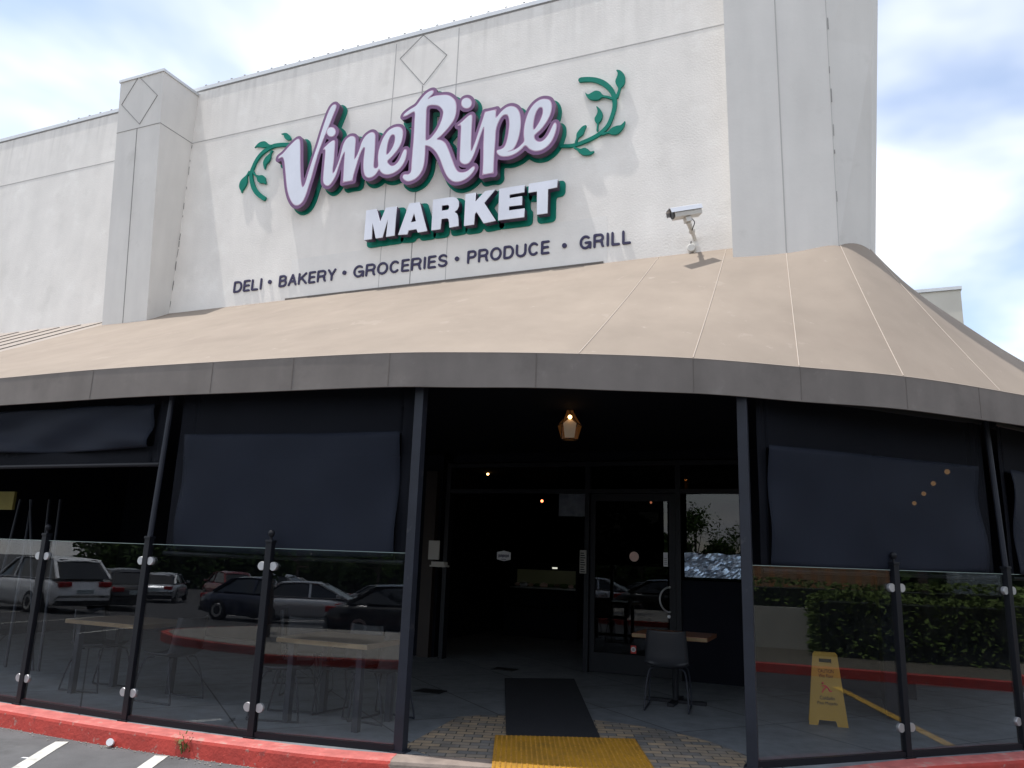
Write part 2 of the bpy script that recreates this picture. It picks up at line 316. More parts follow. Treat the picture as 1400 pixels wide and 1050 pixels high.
def text_mesh(name, s, size, m, parent, mw, depth=.004, bold=0., fitw=None, fith=None):
    """text as mesh; mw maps local (x right, y up, z out)"""
    cu = bpy.data.curves.new(name, 'FONT'); cu.body = s; cu.size = size; cu.extrude = depth/2; cu.offset = bold; cu.align_x = 'CENTER'
    tmp = bpy.data.objects.new(name, cu); C.objects.link(tmp)
    dg = bpy.context.evaluated_depsgraph_get(); me = bpy.data.meshes.new_from_object(tmp.evaluated_get(dg))
    bpy.data.objects.remove(tmp); bpy.data.curves.remove(cu)
    xs = [v.co.x for v in me.vertices]; ys = [v.co.y for v in me.vertices]
    cx = (min(xs)+max(xs))/2; sx = fitw/(max(xs)-min(xs)) if fitw else 1; y0 = min(ys); sy = fith/(max(ys)-min(ys)) if fith else 1
    for v in me.vertices: v.co = ((v.co.x-cx)*sx, (v.co.y-(y0 if fith else 0))*sy, v.co.z)
    me.transform(mw); me.materials.clear(); me.materials.append(m)
    o = bpy.data.objects.new(name, me); C.objects.link(o)
    if parent: o.parent = parent
    return o
FRONT = Matrix.Rotation(R(90), 4, 'X')   # local x->X, y->Z, z->-Y

# ------------------------------------------------------------------ ground, curb, floor
D = 9.5           # sign wall plane
SLOPE = .03
def gz(y): return -SLOPE*(5-y) if y < 5 else 0
def build_ground():
    bm = BM(); ys = [-400, -120, 5, 400]; xs = [-500, 500]; g = []
    zs = [gz(-120), gz(-120), 0, 0]
    rows = [[bm.verts.new((x, y, z)) for x in xs] for y, z in zip(ys, zs)]
    for a, b in zip(rows, rows[1:]): bm.faces.new((a[0], a[1], b[1], b[0]))
    struct(obj('asphalt_ground', bm, MT['asphalt']))
build_ground()
MT['old_asphalt'] = mat('old_asphalt', (.10, .10, .103), .9, var=.2, vscale=2.2, bump=.6, bscale=140, darks=[((.05, .05, .05), 1.3, .58, .70, .55), ((.16, .155, .145), 3.1, .62, .72, .5), ((.19, .19, .19), 90, .66, .72, .6)])
bm = BM(); vv = [[bm.verts.new((x, y, gz(y)+.004)) for x in (-60, -40, -20, 0)] for y in (3.6, 4.3, 5.0, 5.9)]
for a, b in zip(vv, vv[1:]):
    for k in range(3): bm.faces.new((a[k], a[k+1], b[k+1], b[k]))
struct(obj('asphalt_apron', bm, MT['old_asphalt']))
FEN = [(-14, 5.62), (-11.9, 5.6), (-10.4, 5.6), (-8.9, 5.59), (-7.45, 5.59), (-6.04, 5.58), (-4.68, 5.65), (-3.38, 5.86), (-.77, 6.85), (.38, 7.94), (1.39, 8.9), (2.2, 10.1), (2.6, 11.6), (2.7, 14)]
CURVE = cat([Vector((x, y, 0)) for x, y in FEN], 8)
def offset_curve(c, d):
    out = []
    for i, p in enumerate(c):
        t = (c[min(i+1, len(c)-1)] - c[max(i-1, 0)]).normalized(); n = Vector((t.y, -t.x, 0)); out.append(p + n*d)
    return out
def strip_solid(bm, inner, outer, z0, z1, r=.03):
    n = len(inner); rings = []
    for a, b in zip(inner, outer):
        q = b + (a-b).normalized()*r
        rings.append([bm.verts.new((a.x, a.y, z0)), bm.verts.new((a.x, a.y, z1)), bm.verts.new((q.x, q.y, z1)), bm.verts.new((q.x+(b.x-q.x)*.7, q.y+(b.y-q.y)*.7, z1-r*.3)), bm.verts.new((b.x, b.y, z1-r)), bm.verts.new((b.x+(b.x-q.x)*.5, b.y+(b.y-q.y)*.5, z0))])
    for a, b in zip(rings, rings[1:]):
        for k in range(6):
            f = bm.faces.new((a[k], a[(k+1) % 6], b[(k+1) % 6], b[k])); f.material_index = 1 if k in (1, 2) else 0
    bm.faces.new(rings[0]); bm.faces.new(rings[-1][::-1])
i0 = min(range(len(CURVE)), key=lambda i: (CURVE[i]-Vector((-3.32, 5.88, 0))).length)
i1 = min(range(len(CURVE)), key=lambda i: (CURVE[i]-Vector((-.75, 6.87, 0))).length)
OUT = offset_curve(CURVE, .27); INN = offset_curve(CURVE, .06)
for nm, a, b, mm in (('curb', 0, i0, (MT['redcurb'], MT['redtop'])), ('curb', i1, len(CURVE)-1, (MT['redcurb'], MT['redtop']))):
    bm = BM(); strip_solid(bm, INN[a:b+1], OUT[a:b+1], -.02, .15); struct(obj(nm, bm, mm))
bm = BM(); strip_solid(bm, INN[i0:i1+1], OUT[i0:i1+1], -.02, .148); struct(obj('curb_ramp_edge', bm, (MT['bare'], MT['bare'])))
# patio floor: one slab whose front follows the fence
bm = BM(); prism(bm, [(p.x, p.y) for p in INN] + [(2.7, 24), (-14, 24)], -.02, .146); struct(obj('patio_floor', bm, MT['floor']))
# paver fan at the entrance
fan = [(-3.44, 6.02), (-3.47, 6.3)]
for k in range(0, 19):
    a = R(143 - k*7.1); fan.append((-2.28 + 1.62*math.cos(a)*1.02, 6.45 + 1.5*math.sin(a)))
fan += [(-.86, 6.72)] + [(p.x, p.y) for p in reversed(INN[i0+1:i1])]
bm = BM(); prism(bm, fan, .12, .151); struct(obj('paver_paving', bm, MT['paver']))

# stall stripes
def stripe(name, p, q, w, m, lift=.009):
    bm = BM(); p = Vector(p); q = Vector(q); d = (q-p).normalized(); n = Vector((d.y, -d.x))
    k = 8; rows = []
    for i in range(k+1):
        c = p + (q-p)*i/k; rows.append([bm.verts.new((c.x+n.x*s*w/2, c.y+n.y*s*w/2, gz(c.y)+lift)) for s in (-1, 1)])
    for a, b in zip(rows, rows[1:]): bm.faces.new((a[0], a[1], b[1], b[0]))
    return struct(obj(name, bm, m))
stripe('stall_line', (-6.33, 5.20), (-5.86, 4.42), .11, MT['paint'])
stripe('stall_line', (-5.27, 5.28), (-4.98, 4.72), .11, MT['paint'])
stripe('yellow_line', (5.8, 7.0), (1.9, 8.35), .12, MT['yline'])

# ------------------------------------------------------------------ the market building
bld = thing('market_building', 'white stucco market building with tall tower and pilaster above the tan awning', 'building', (0, 0, 0))
ZB, ZT, ZJ = 3.3, 9.84, 8.79
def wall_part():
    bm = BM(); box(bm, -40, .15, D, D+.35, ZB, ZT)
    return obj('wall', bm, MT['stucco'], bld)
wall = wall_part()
def strip_line(bm, a, b, w, y, t=.004):     # XZ segment as a thin raised bead
    a = Vector((a[0], 0, a[1])); b = Vector((b[0], 0, b[1])); d = (b-a).normalized(); n = Vector((d.z, 0, -d.x))*w/2
    vs = [bm.verts.new((p.x+s*n.x, yy, p.z+s*n.z)) for yy in (y+.01, y-t) for p, s in ((a, -1), (a, 1), (b, 1), (b, -1))]
    bm.faces.new(vs[4:8]); 
    for i in range(4): bm.faces.new((vs[i], vs[(i+1) % 4], vs[4+(i+1) % 4], vs[4+i]))
bm = BM()
strip_line(bm, (-40, ZJ), (-1.0, ZJ), .016, D)
for x in (-30, -24, -19): strip_line(bm, (x, ZB), (x, ZT), .014, D)
obj('expansion_joint', bm, MT['joint_soft'], wall)
bm = BM()
for px, py in ((519, 370), (608.6, 386)):
    x = at_y(px, py, D).x; strip_line(bm, (x, 5.5), (x, ZT-.06), .012, D, .003)
obj('expansion_joint', bm, MT['joint_soft'], wall)
bm = BM(); x = at_y(560, 388, D).x; strip_line(bm, (x, 5.5), (x, 8.9), .016, D, .0035)
dia = [(at_y(px, py, D).x, at_y(px, py, D).z) for px, py in ((579, 48), (547, 80), (579, 116), (611, 75))]
for a, b in zip(dia, dia[1:]+dia[:1]): strip_line(bm, a, b, .012, D, .004)
obj('score_line', bm, MT['joint_soft2'], wall)
# coping with clips
def coping(bm, x0, x1, y0, z, over=.016, h=.075):
    box(bm, x0, x1, y0-over, y0+.40, z-h*.0, z+h, .004)
bm = BM(); coping(bm, -40, -1.05, D, ZT); obj('coping', bm, MT['coping'], bld)
bm = BM(); box(bm, -40, -1.05, D-.006, D+.02, ZT-.022, ZT-.001); obj('coping_shadow_strip', bm, MT['joint'], bld)  # solid dark strip painted as the shadow line under the coping
for k in range(44):
    x = -14 + k*.30
    if -11.7 < x < -10.4 or x > -1.3: continue
    bm = BM(); box(bm, x-.016, x+.016, D+.02, D+.06, ZT+.074, ZT+.125); obj('coping_clip', bm, MT['joint'], bld)
# smoother stucco patch below the lettering, coloured darker for the sign's shadow there
bm = BM(); box(bm, -8.0, -2.75, D-.0025, D+.01, 5.4, 6.25); obj('wall_shade_patch', bm, MT['patch'], wall)
# pilaster: leans outward towards its top
def pilaster():
    zb, zt = 3.3, 9.735
    yb = 9.06 + (5.31-zb)*.083; yt = 9.06 - (zt-5.31)*.083
    bm = BM(); x0, x1 = -11.55, -10.52
    vs = [bm.verts.new(p) for p in ((x0, D+.3, zb), (x1, D+.3, zb), (x1, yb, zb), (x0, yb, zb), (x0, D+.3, zt), (x1, D+.3, zt), (x1, yt, zt), (x0, yt, zt))]
    for q in ((0, 3, 2, 1), (4, 5, 6, 7), (0, 1, 5, 4), (1, 2, 6, 5), (2, 3, 7, 6), (3, 0, 4, 7)): bm.faces.new([vs[i] for i in q])
    p = obj('pilaster', bm, MT['stucco_smooth'], bld)
    yz = lambda z: 9.06 - (z-5.31)*.083
    bm = BM()
    def seg(a, b, w):
        A = Vector((a[0], yz(a[1]), a[1])); B = Vector((b[0], yz(b[1]), b[1])); bar(bm, A, B, w, .008, up=Vector((0, 1, 0)))
    dd = [(at_y(*q, 8.72).x, at_y(*q, 8.72).z) for q in ((192, 106), (166, 143), (188, 168), (215, 130))]
    for a, b in zip(dd, dd[1:]+dd[:1]): seg(a, b, .008) if 0 else bar(bm, Vector((a[0], yz(a[1]), a[1])), Vector((b[0], yz(b[1]), b[1])), .008, .016, up=Vector((0, 1, .083)))
    bar(bm, Vector((x0, yz(ZJ), ZJ)), Vector((x1, yz(ZJ), ZJ)), .012, .008)
    bar(bm, Vector((x1, yz(ZJ), ZJ)), Vector((x1, D, ZJ)), .008, .012)
    bar(bm, Vector((-11.06, yz(3.4), 3.4)), Vector((-11.06, yz(ZJ), ZJ)), .014, .008, up=Vector((0, 1, 0)))
    obj('score_line', bm, MT['joint'], p)
    bm = BM(); o = .02
    vs = []
    for z in (zt, zt+.05):
        vs += [bm.verts.new(q) for q in ((x0-o, D+.3, z), (x1+o, D+.3, z), (x1+o, yt-o, z), (x0-o, yt-o, z))]
    for q in ((0, 3, 2, 1), (4, 5, 6, 7), (0, 1, 5, 4), (1, 2, 6, 5), (2, 3, 7, 6), (3, 0, 4, 7)): bm.faces.new([vs[i] for i in q])
    obj('coping', bm, MT['coping'], p)
pilaster()
# tower at the corner, a little turned and leaning, with a chamfered side that widens upward
def tower():
    zb, zt = 3.3, 12.6
    def ring(z):
        k = (z-5.38)
        return [Vector((-1.085-.004*k, D+.3, z)), Vector((-1.085-.004*k, 9.19-.045*k, z)), Vector((.10+.004*k, 9.27-.045*k, z)), Vector((.44+.068*k, 9.62-.05*k, z)), Vector((.52+.068*k, 10.4, z)), Vector((.52+.03*k, 18, z)), Vector((-1.085, 18, z))]
    zs = [zb, 5.38, 8, 10, zt]; bm = BM(); rg = [[bm.verts.new(p) for p in ring(z)] for z in zs]
    n = len(rg[0])
    for a, b in zip(rg, rg[1:]):
        for k in range(n): bm.faces.new((a[k], a[(k+1) % n], b[(k+1) % n], b[k]))
    bm.faces.new(rg[0][::-1]); bm.faces.new(rg[-1])
    t = obj('tower', bm, MT['stucco_smooth'], bld)
    bm = BM()
    A = ring(5.0); B = ring(12.5); f = lambda r: r[1].lerp(r[2], .515)
    bar(bm, f(A), f(B), .014, .008, up=Vector((0, 1, 0)))
    bar(bm, A[2], B[2], .008, .006, up=Vector((0, 1, 0)))
    obj('expansion_joint', bm, MT['joint_soft'], t)
    bm = BM(); rr = random.Random(9); k = .12
    while k < .62:
        l = rr.uniform(.006, .03); p, q = A[2].lerp(B[2], k), A[2].lerp(B[2], k+l); dx = Vector((rr.uniform(0, .02), -.004, 0)); bar(bm, p+dx, q+dx, rr.uniform(.006, .014), .008, up=Vector((0, 1, 0))); k += l + rr.uniform(.02, .07)
    obj('crack', bm, MT['joint'], t)['kind'] = 'stuff'
    bm = BM(); o = .05; vs = []
    for z in (zt, zt+.08):
        vs.append([bm.verts.new((p.x + (o if p.x > 0 else -o), p.y-(o if p.y < 10 else 0), z)) for p in ring(zt)])
    for k in range(n): bm.faces.new((vs[0][k], vs[0][(k+1) % n], vs[1][(k+1) % n], vs[1][k]))
    bm.faces.new(vs[0][::-1]); bm.faces.new(vs[1]); obj('coping', bm, MT['coping'], t)
tower()
bm = BM(); box(bm, -40, -1.1, D+.35, 40, 9.2, 9.4); obj('roof', bm, MT['roofmetal'], bld)
bm = BM(); box(bm, -40, .3, 39.6, 40, 0, 9.2); box(bm, .0, .3, 18, 39.6, 0, 9.2); obj('wall', bm, MT['stucco_smooth'], bld)
# crack dirt in the inner corners
def crack(bm, x, y, z0, z1, seed, n=9):
    rr = random.Random(seed); z = z1
    while z > z0:
        l = rr.uniform(.03, .16); dx = rr.uniform(-.006, .006)
        bar(bm, (x+dx, y, z), (x+dx+rr.uniform(-.012, .012), y, z-l), rr.uniform(.004, .011), .006, up=Vector((0, 1, 0))); z -= l + rr.uniform(.02, .35)
bm = BM(); crack(bm, -10.508, D-.004, 6.0, 8.75, 3); crack(bm, -10.508, D-.006, 5.6, 6.9, 5); crk = obj('crack', bm, MT['joint'], wall); crk['kind'] = 'stuff'

# standing seam metal roof of the left wing
bm = BM(); vs = [bm.verts.new(p) for p in ((-40, D, 5.565), (-11.62, D, 5.565), (-11.62, 5.5, 3.36), (-40, 5.5, 3.36), (-40, D, 5.46), (-11.62, D, 5.46), (-11.62, 5.5, 3.25), (-40, 5.5, 3.25))]
for q in ((0, 1, 2, 3), (7, 6, 5, 4), (0, 4, 5, 1), (1, 5, 6, 2), (2, 6, 7, 3), (3, 7, 4, 0)): bm.faces.new([vs[i] for i in q])
mr = obj('metal_roof', bm, MT['roofmetal'], bld)
bm = BM()
for k in range(40):
    x = -11.95 - k*.55; bar(bm, (x, D-.12, 5.503), (x, 5.5, 3.365), .02, .016)
obj('standing_seam', bm, MT['rib'], mr)

# storefront under the canopy (recessed), interior room behind it
YS = 11.2
def P(px, py, y=YS): return at_y(px, py, y)
zc = 3.28
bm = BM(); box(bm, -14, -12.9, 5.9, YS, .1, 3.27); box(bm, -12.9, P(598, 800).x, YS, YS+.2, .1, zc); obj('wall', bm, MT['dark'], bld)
bm = BM()
xr0 = P(1022, 700).x
box(bm, xr0, .5, YS, YS+.2, .1, zc); box(bm, .3, .5, 9.75, YS, .1, zc)   # dark return wall under the tower
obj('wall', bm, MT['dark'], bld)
bm = BM()
xl, xd0, xd1, xw0, xw1 = P(612, 800).x, P(803, 800).x, P(926, 800).x, P(938, 800).x, P(1018, 800).x
ztop = P(850, 640).z; zdoor = P(850, 672).z
for x in (xl-.04, xd0, xd1+.03, xw1): box(bm, x-.035, x+.035, YS-.06, YS+.08, .146, ztop+.1)
for z in (zdoor, ztop+.06): box(bm, xl, xw1, YS-.055, YS+.075, z-.03, z+.03)
sf = obj('storefront_frame', bm, MT['black'], bld)
bm = BM(); box(bm, xl, xw1, YS, YS+.1, ztop+.12, zc); obj('header_panel', bm, MT['dark'], bld)
def pane(name, x0, x1, z0, z1, y=YS, parent=bld, m='doorglass', t=.008):
    bm = BM(); box(bm, x0, x1, y-t/2, y+t/2, z0, z1); return obj(name, bm, MT[m], parent)
for a, b in ((xd0+.04, xd1-.01), (xw0+.0, xw1-.04), (P(764, 650).x, xd0-.04)): pane('transom_window', a, b, zdoor+.035, ztop+.025)
wn = pane('window', xw0+.02, xw1-.04, P(970, 793).z, zdoor-.035)
bm = BM(); box(bm, xd1+.07, xw1-.036, YS-.03, YS+.03, .146, P(970, 795).z); obj('lower_panel', bm, MT['dark'], bld)
# foil film taped on the window
bm = BM()
g0 = P(936, 756, YS-.02); g1 = P(1016, 792, YS-.02); grid = []
for j in range(13):
    row = []
    for i in range(25):
        u, v = i/24, j/12; row.append(bm.verts.new((g0.x+(g1.x-g0.x)*u, YS-.022-.012*rnd.random()-.006*math.sin(9*u+7*v), g1.z+(g0.z-g1.z)*v + .01*math.sin(14*u)*v)))
    grid.append(row)
for a, b in zip(grid, grid[1:]):
    for i in range(24): bm.faces.new((a[i], a[i+1], b[i+1], b[i]))
tag(obj('foil_film', bm, MT['foil']), 'crinkled silvery blue film stuck over the window above the dark panel', 'film')
# door: glass leaf with frame, curved pull handle, stickers
dr = bpy.data.objects.new('door', None); C.objects.link(dr); dr.parent = bld
xa, xb = xd0+.045, xd1-.015; zd = zdoor-.04
bm = BM()
box(bm, xa, xa+.07, YS-.025, YS+.025, .16, zd); box(bm, xb-.09, xb, YS-.025, YS+.025, .16, zd); box(bm, xa+.07, xb-.09, YS-.025, YS+.025, zd-.1, zd); box(bm, xa+.07, xb-.09, YS-.025, YS+.025, .16, .42)
obj('door_frame', bm, MT['black'], dr)
pane('door_glass', xa+.07, xb-.09, .42, zd-.1, YS, dr)
bm = BM(); hc = P(917, 820, YS-.06); rr = abs(P(917, 803, YS-.06).z-hc.z)
tube(bm, [(hc.x - rr*math.cos(t)*.85, YS-.07-.03*math.cos(t), hc.z + rr*math.sin(t)) for t in [R(-84+8*k) for k in range(22)]], .012, 8)
for s in (-1, 1): tube(bm, [(hc.x-rr*.09, YS-.02, hc.z+s*rr*.99), (hc.x-rr*.09, YS-.075, hc.z+s*rr*.99)], .014, 8)
obj('handle', bm, MT['steel'], dr)
bm = BM(); c = P(915, 843, YS-.03); lathe(bm, [(.0, 0), (.022, 0), (.022, .02), (.0, .02)][1:3], 14); o = obj('lock', bm, MT['steel'], dr, loc=(c.x, YS-.028, c.z), rot=(R(90), 0, 0))
# stickers on the glass
def disc(name, px, py, r, m, label, catg, n=28, y=YS-.02, stretch=1):
    bm = BM(); lathe(bm, [(r, 0), (r, .003)], n); c = P(px, py, y)
    return tag(obj(name, bm, MT[m], loc=(c.x, y, c.z), rot=(R(90), 0, 0)), label, catg)
disc('round_sticker', 867, 761, .068, 'beige', 'round plain beige sticker on the glass door', 'sticker')
def plate(name, px, py, w, h, m, label, catg, y=YS-.022, t=.004, hexa=False):
    c = P(px, py, y); bm = BM()
    if hexa:
        pr = [(-w/2, h*.34), (0, h/2), (w/2, h*.34), (w/2, -h*.34), (0, -h/2), (-w/2, -h*.34)]; prism(bm, pr, 0, t)
        o = obj(name, bm, MT[m], loc=(c.x, y, c.z), rot=(R(90), 0, 0))
    else:
        box(bm, -w/2, w/2, 0, t, -h/2, h/2); o = obj(name, bm, MT[m], loc=(c.x, y, c.z))
    return tag(o, label, catg)
hx = plate('hexagon_sign', 689, 760, .235, .16, 'paperwhite', 'small white six sided sign with dark lettering hanging in the entrance', 'sign', YS+.3, .006, True)
bm = BM()
for k in range(9): box(bm, -.09+.02*k, -.09+.02*k+.014, -.025+.004*(k % 3), .022-.003*(k % 2), .0062, .0075)
box(bm, -.04, .04, -.056, -.048, .0062, .0075)
obj('lettering', bm, MT['navy'], hx)
qs = plate('notice_sticker', 910, 765, .062, .19, 'paperwhite', 'narrow white notice sticker beside the edge of the glass door', 'sticker')
bm = BM(); 
for k in range(4): box(bm, -.022, .022, -.001, .0, -.07+.025*k, -.058+.025*k)
obj('printed_line', bm, MT['sign_grey'], qs)
ws = plate('warning_sticker', 866, 888, .075, .105, 'red', 'little red sticker with a white disc low on the glass door', 'sticker')
bm = BM(); lathe(bm, [(.034, 0), (.034, .002)], 20); wd = obj('sticker_disc', bm, MT['paperwhite'], ws, loc=(0, -.001, 0), rot=(R(90), 0, 0))
bm = BM(); box(bm, -.018, .018, -.005, -.003, .004, .012); box(bm, -.018, .018, -.005, -.003, -.012, -.004); obj('sticker_bars', bm, MT['black'], ws)
mb = plate('menu_notice', 797, 768, .10, .33, 'sign_grey', 'narrow grey printed notice hanging beside the door post', 'notice', YS-.08)
bm = BM()
for k in range(9): box(bm, -.04, .035-.01*(k % 3), -.002, 0, -.15+.033*k, -.135+.033*k)
obj('printed_line', bm, MT['black'], mb)
bm = BM(); c = P(592, 752, 8.4); box(bm, c.x-.05, c.x+.09, 8.38, 8.40, c.z-.11, c.z+.11); tag(obj('paper_notice', bm, MT['sign_grey']), 'pale paper notice fixed beside the left post of the entrance', 'notice')
bm = BM(); c = P(598, 769, 8.4); box(bm, c.x-.07, c.x+.13, 8.34, 8.46, c.z-.05, c.z-.03); box(bm, c.x-.06, c.x+.11, 8.36, 8.45, c.z-.03, c.z+.01); tag(obj('leaflet_tray', bm, MT['sign_grey']), 'flat tray of leaflets below the paper notice at the entrance', 'tray')

# ceiling and interior (PAIRS: awning top point at the wall, bottom point at the valance)
PAIRS = [((-11.6, 9.5, 5.575), (-11.6, 5.46)), ((-10, 9.5, 5.575), (-10, 5.46)), ((-8.4, 9.5, 5.575), (-8.4, 5.47)), ((-6.95, 9.5, 5.575), (-6.95, 5.45)), ((-5.45, 9.5, 5.575), (-5.45, 5.52)),
         ((-3.9, 9.5, 5.575), (-3.75, 5.66)), ((-3.0, 9.5, 5.575), (-2.9, 5.85)), ((-2.05, 9.5, 5.575), (-2.03, 6.14)), ((-1.2, 9.5, 5.575), (-1.13, 6.54)), ((-.5, 9.5, 5.575), (-.3, 7.08)),
         ((.05, 9.52, 5.67), (.56, 7.68)), ((.36, 9.75, 5.60), (1.45, 8.56)), ((.5, 10.3, 5.47), (2.55, 9.85)), ((.6, 11.3, 5.42), (3.6, 11.6)), ((.6, 13, 5.42), (4.0, 13.6)), ((.6, 18, 5.42), (4.1, 18))]
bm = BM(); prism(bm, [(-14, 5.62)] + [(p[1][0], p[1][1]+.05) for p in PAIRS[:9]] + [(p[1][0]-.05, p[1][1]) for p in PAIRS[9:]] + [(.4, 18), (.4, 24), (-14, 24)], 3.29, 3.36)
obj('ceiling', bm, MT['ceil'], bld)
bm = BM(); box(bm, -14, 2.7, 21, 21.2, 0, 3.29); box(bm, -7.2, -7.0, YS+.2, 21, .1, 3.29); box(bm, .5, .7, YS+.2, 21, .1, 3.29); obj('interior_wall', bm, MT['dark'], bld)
bm = BM(); box(bm, .5, 2.66, 13.0, 13.2, .1, 3.29); obj('wall', bm, MT['dark'], bld)  # unseen wall added to block bright sky showing between the shades
bm = BM(); p0 = P(590, 800, YS-.1); box(bm, p0.x-.2, p0.x, YS-.1, YS+.05, .146, 3.0); obj('door_jamb', bm, MT['darkwood'], bld)

# ------------------------------------------------------------------ awning
awn = thing('awning', 'wide tan cloth awning curving round the corner above the entrance', 'awning')
VT, VB = 3.40, 3.10
top = cat([p[0] for p in PAIRS], 8); bot = cat([(*p[1], VT) for p in PAIRS], 8)
def awn_pt(i, v):     # v: 0 at wall, 1 at valance
    a, b = top[i], bot[i]; p = a.lerp(b, v); ph = (i % 8)/8
    sag = .022*math.sin(math.pi*v)*math.sin(math.pi*ph)**2 + .03*math.sin(math.pi*v)
    return p - Vector((0, 0, sag))
def build_awning():
    NV = 14; bm = BM(); rows = []
    for i in range(len(top)):
        rows.append([bm.verts.new(awn_pt(i, v/NV)) for v in range(NV+1)])
    for a, b in zip(rows, rows[1:]):
        for k in range(NV): bm.faces.new((a[k], a[k+1], b[k+1], b[k]))
    o = obj('canopy_cloth', bm, MT['cloth'], awn, smooth=True)
    so = o.modifiers.new('thick', 'SOLIDIFY'); so.thickness = .012; so.offset = -1; so.use_rim = False
    # the rolled welts along the frame ribs
    for j in (7, 8, 9, 10, 11, 12):
        i = min(j*8, len(top)-1); bm = BM(); tube(bm, [awn_pt(i, .01+v/20*.98) + Vector((0, 0, .003)) for v in range(21)], .0045, 6); obj('seam', bm, MT['seam'], awn)
    # valance band
    bm = BM(); bo = [Vector((p.x, p.y, 0)) for p in bot]; oc = offset_curve(bo, .012); ic = offset_curve(bo, -.012); rings = []
    for k, (a, b) in enumerate(zip(oc, ic)):
        w = .0025*math.sin(k*.5)
        rings.append([bm.verts.new((a.x, a.y, VT+.004)), bm.verts.new((a.x, a.y, VB+w)), bm.verts.new((b.x, b.y, VB+w)), bm.verts.new((b.x, b.y, VT))])
    for a, b in zip(rings, rings[1:]):
        for k in range(4): bm.faces.new((a[k], a[(k+1) % 4], b[(k+1) % 4], b[k]))
    va = obj('valance', bm, MT['valance'], awn)
    for px in (127, 290, 400, 523, 735, 946, 1093, 1240, 1340):
        q = at_z(px, 495, VT); i = min(range(len(oc)), key=lambda i: abs(math.atan2(oc[i].x, oc[i].y)-math.atan2(q.x, q.y)))
        p = oc[i]; bm = BM(); bar(bm, (p.x, p.y-.001, VB+.01), (p.x, p.y-.001, VT), .008, .004, up=Vector((0, 1, 0))); obj('seam', bm, MT['seam_dark'], va)
    bm = BM(); tube(bm, [Vector((p.x, p.y, VT-.04)) for p in offset_curve(bo, -.05)], .022, 8); obj('frame_tube', bm, MT['black'], awn)
    bm = BM(); tube(bm, [Vector((p.x, p.y, VB+.03)) for p in offset_curve(bo, -.05)], .02, 8); obj('frame_tube', bm, MT['black'], awn)
    bm = BM(); tube(bm, [Vector((p.x, p.y, VT+.006)) for p in oc], .004, 6); obj('piping', bm, MT['seam'], awn)
    bm = BM(); box(bm, -8.05, -2.8, D-.02, D-.003, 5.56, 5.595); obj('awning_shadow_strip', bm, MT['seam_dark'], awn)  # dark strip standing in for the shadow line along the awning top
build_awning()

# ------------------------------------------------------------------ sign lettering, traced outlines turned into solid letters
YF = D - .19
def tr(pts, ox, oy, s, y=YF, sub=4, smooth=True):
    q = [at_y(ox + a/s, oy + b/s, y) for a, b in pts]; q = [Vector((p.x, p.z, 0)) for p in q]
    return [(p.x, p.y) for p in (cat(q, sub, True) if smooth else q)]
V_ = [(32,540),(40,520),(75,492),(130,430),(180,382),(205,370),(217,392),(220,450),(220,550),(222,650),(228,740),(240,780),(262,745),(285,670),(310,590),(340,500),(370,410),(400,310),(430,220),(460,140),(485,95),(510,78),(525,92),(520,115),(500,165),(470,240),(440,310),(405,400),(375,480),(345,580),(315,690),(290,770),(268,840),(240,900),(205,930),(170,928),(140,890),(118,830),(105,760),(95,650),(85,560),(70,524),(45,533)]
DOT1 = [(482+37*math.cos(a), 312+40*math.sin(a)) for a in [k*math.pi/8 for k in range(16)]]
INE = [(112,445),(150,405),(210,350),(255,320),(276,325),(279,380),(272,500),(262,620),(250,700),(250,762),(262,770),(300,690),(340,585),(370,470),(395,380),(430,312),(480,270),(515,262),(550,276),(562,320),(555,430),(546,560),(549,580),(585,520),(620,430),(650,340),(700,260),(760,215),(800,210),(828,240),(830,320),(823,480),(812,620),(810,680),(825,705),(850,700),(872,670),(868,560),(878,470),(900,390),(940,290),(1000,200),(1060,155),(1120,135),(1170,140),(1200,170),(1210,220),(1200,300),(1170,390),(1110,480),(1040,560),(1000,595),(1000,622),(1020,650),(1060,672),(1110,650),(1160,590),(1200,500),(1225,450),(1245,440),(1260,460),(1255,530),(1225,620),(1170,700),(1100,755),(1020,785),(950,780),(905,745),(885,708),(860,750),(820,800),(760,830),(710,820),(680,770),(670,680),(674,570),(690,440),(683,410),(655,440),(610,540),(570,670),(535,790),(519,865),(517,869),(394,890),(391,888),(398,780),(405,640),(415,500),(410,475),(370,560),(330,680),(290,800),(240,890),(190,940),(150,930),(122,890),(122,800),(135,650),(148,500),(148,448),(130,440)]
E1H = [(985,520),(990,430),(1010,330),(1040,260),(1075,238),(1100,260),(1098,330),(1075,400),(1035,470)]
R_ = [(78,340),(100,312),(150,275),(205,240),(250,180),(300,125),(345,98),(368,98),(365,125),(335,155),(316,180),(360,155),(420,143),(500,140),(550,165),(580,205),(588,270),(578,340),(550,400),(500,465),(440,530),(397,563),(440,572),(480,600),(510,660),(540,740),(570,820),(600,870),(640,882),(690,870),(730,838),(755,820),(765,840),(740,885),(690,935),(630,965),(570,970),(525,945),(490,900),(460,830),(430,750),(390,680),(340,635),(293,622),(289,628),(288,700),(278,800),(255,870),(210,930),(150,962),(110,962),(80,940),(75,915),(90,900),(130,900),(155,870),(160,800),(168,700),(180,560),(188,400),(190,302),(150,315),(110,338),(85,345)]
RH = [(292,580),(294,575),(296,450),(300,330),(303,270),(320,242),(370,235),(420,245),(455,280),(462,320),(440,400),(400,480),(340,555)]
DOT2 = [(192+60*math.cos(a), 135+61*math.sin(a)) for a in [k*math.pi/8 for k in range(16)]]
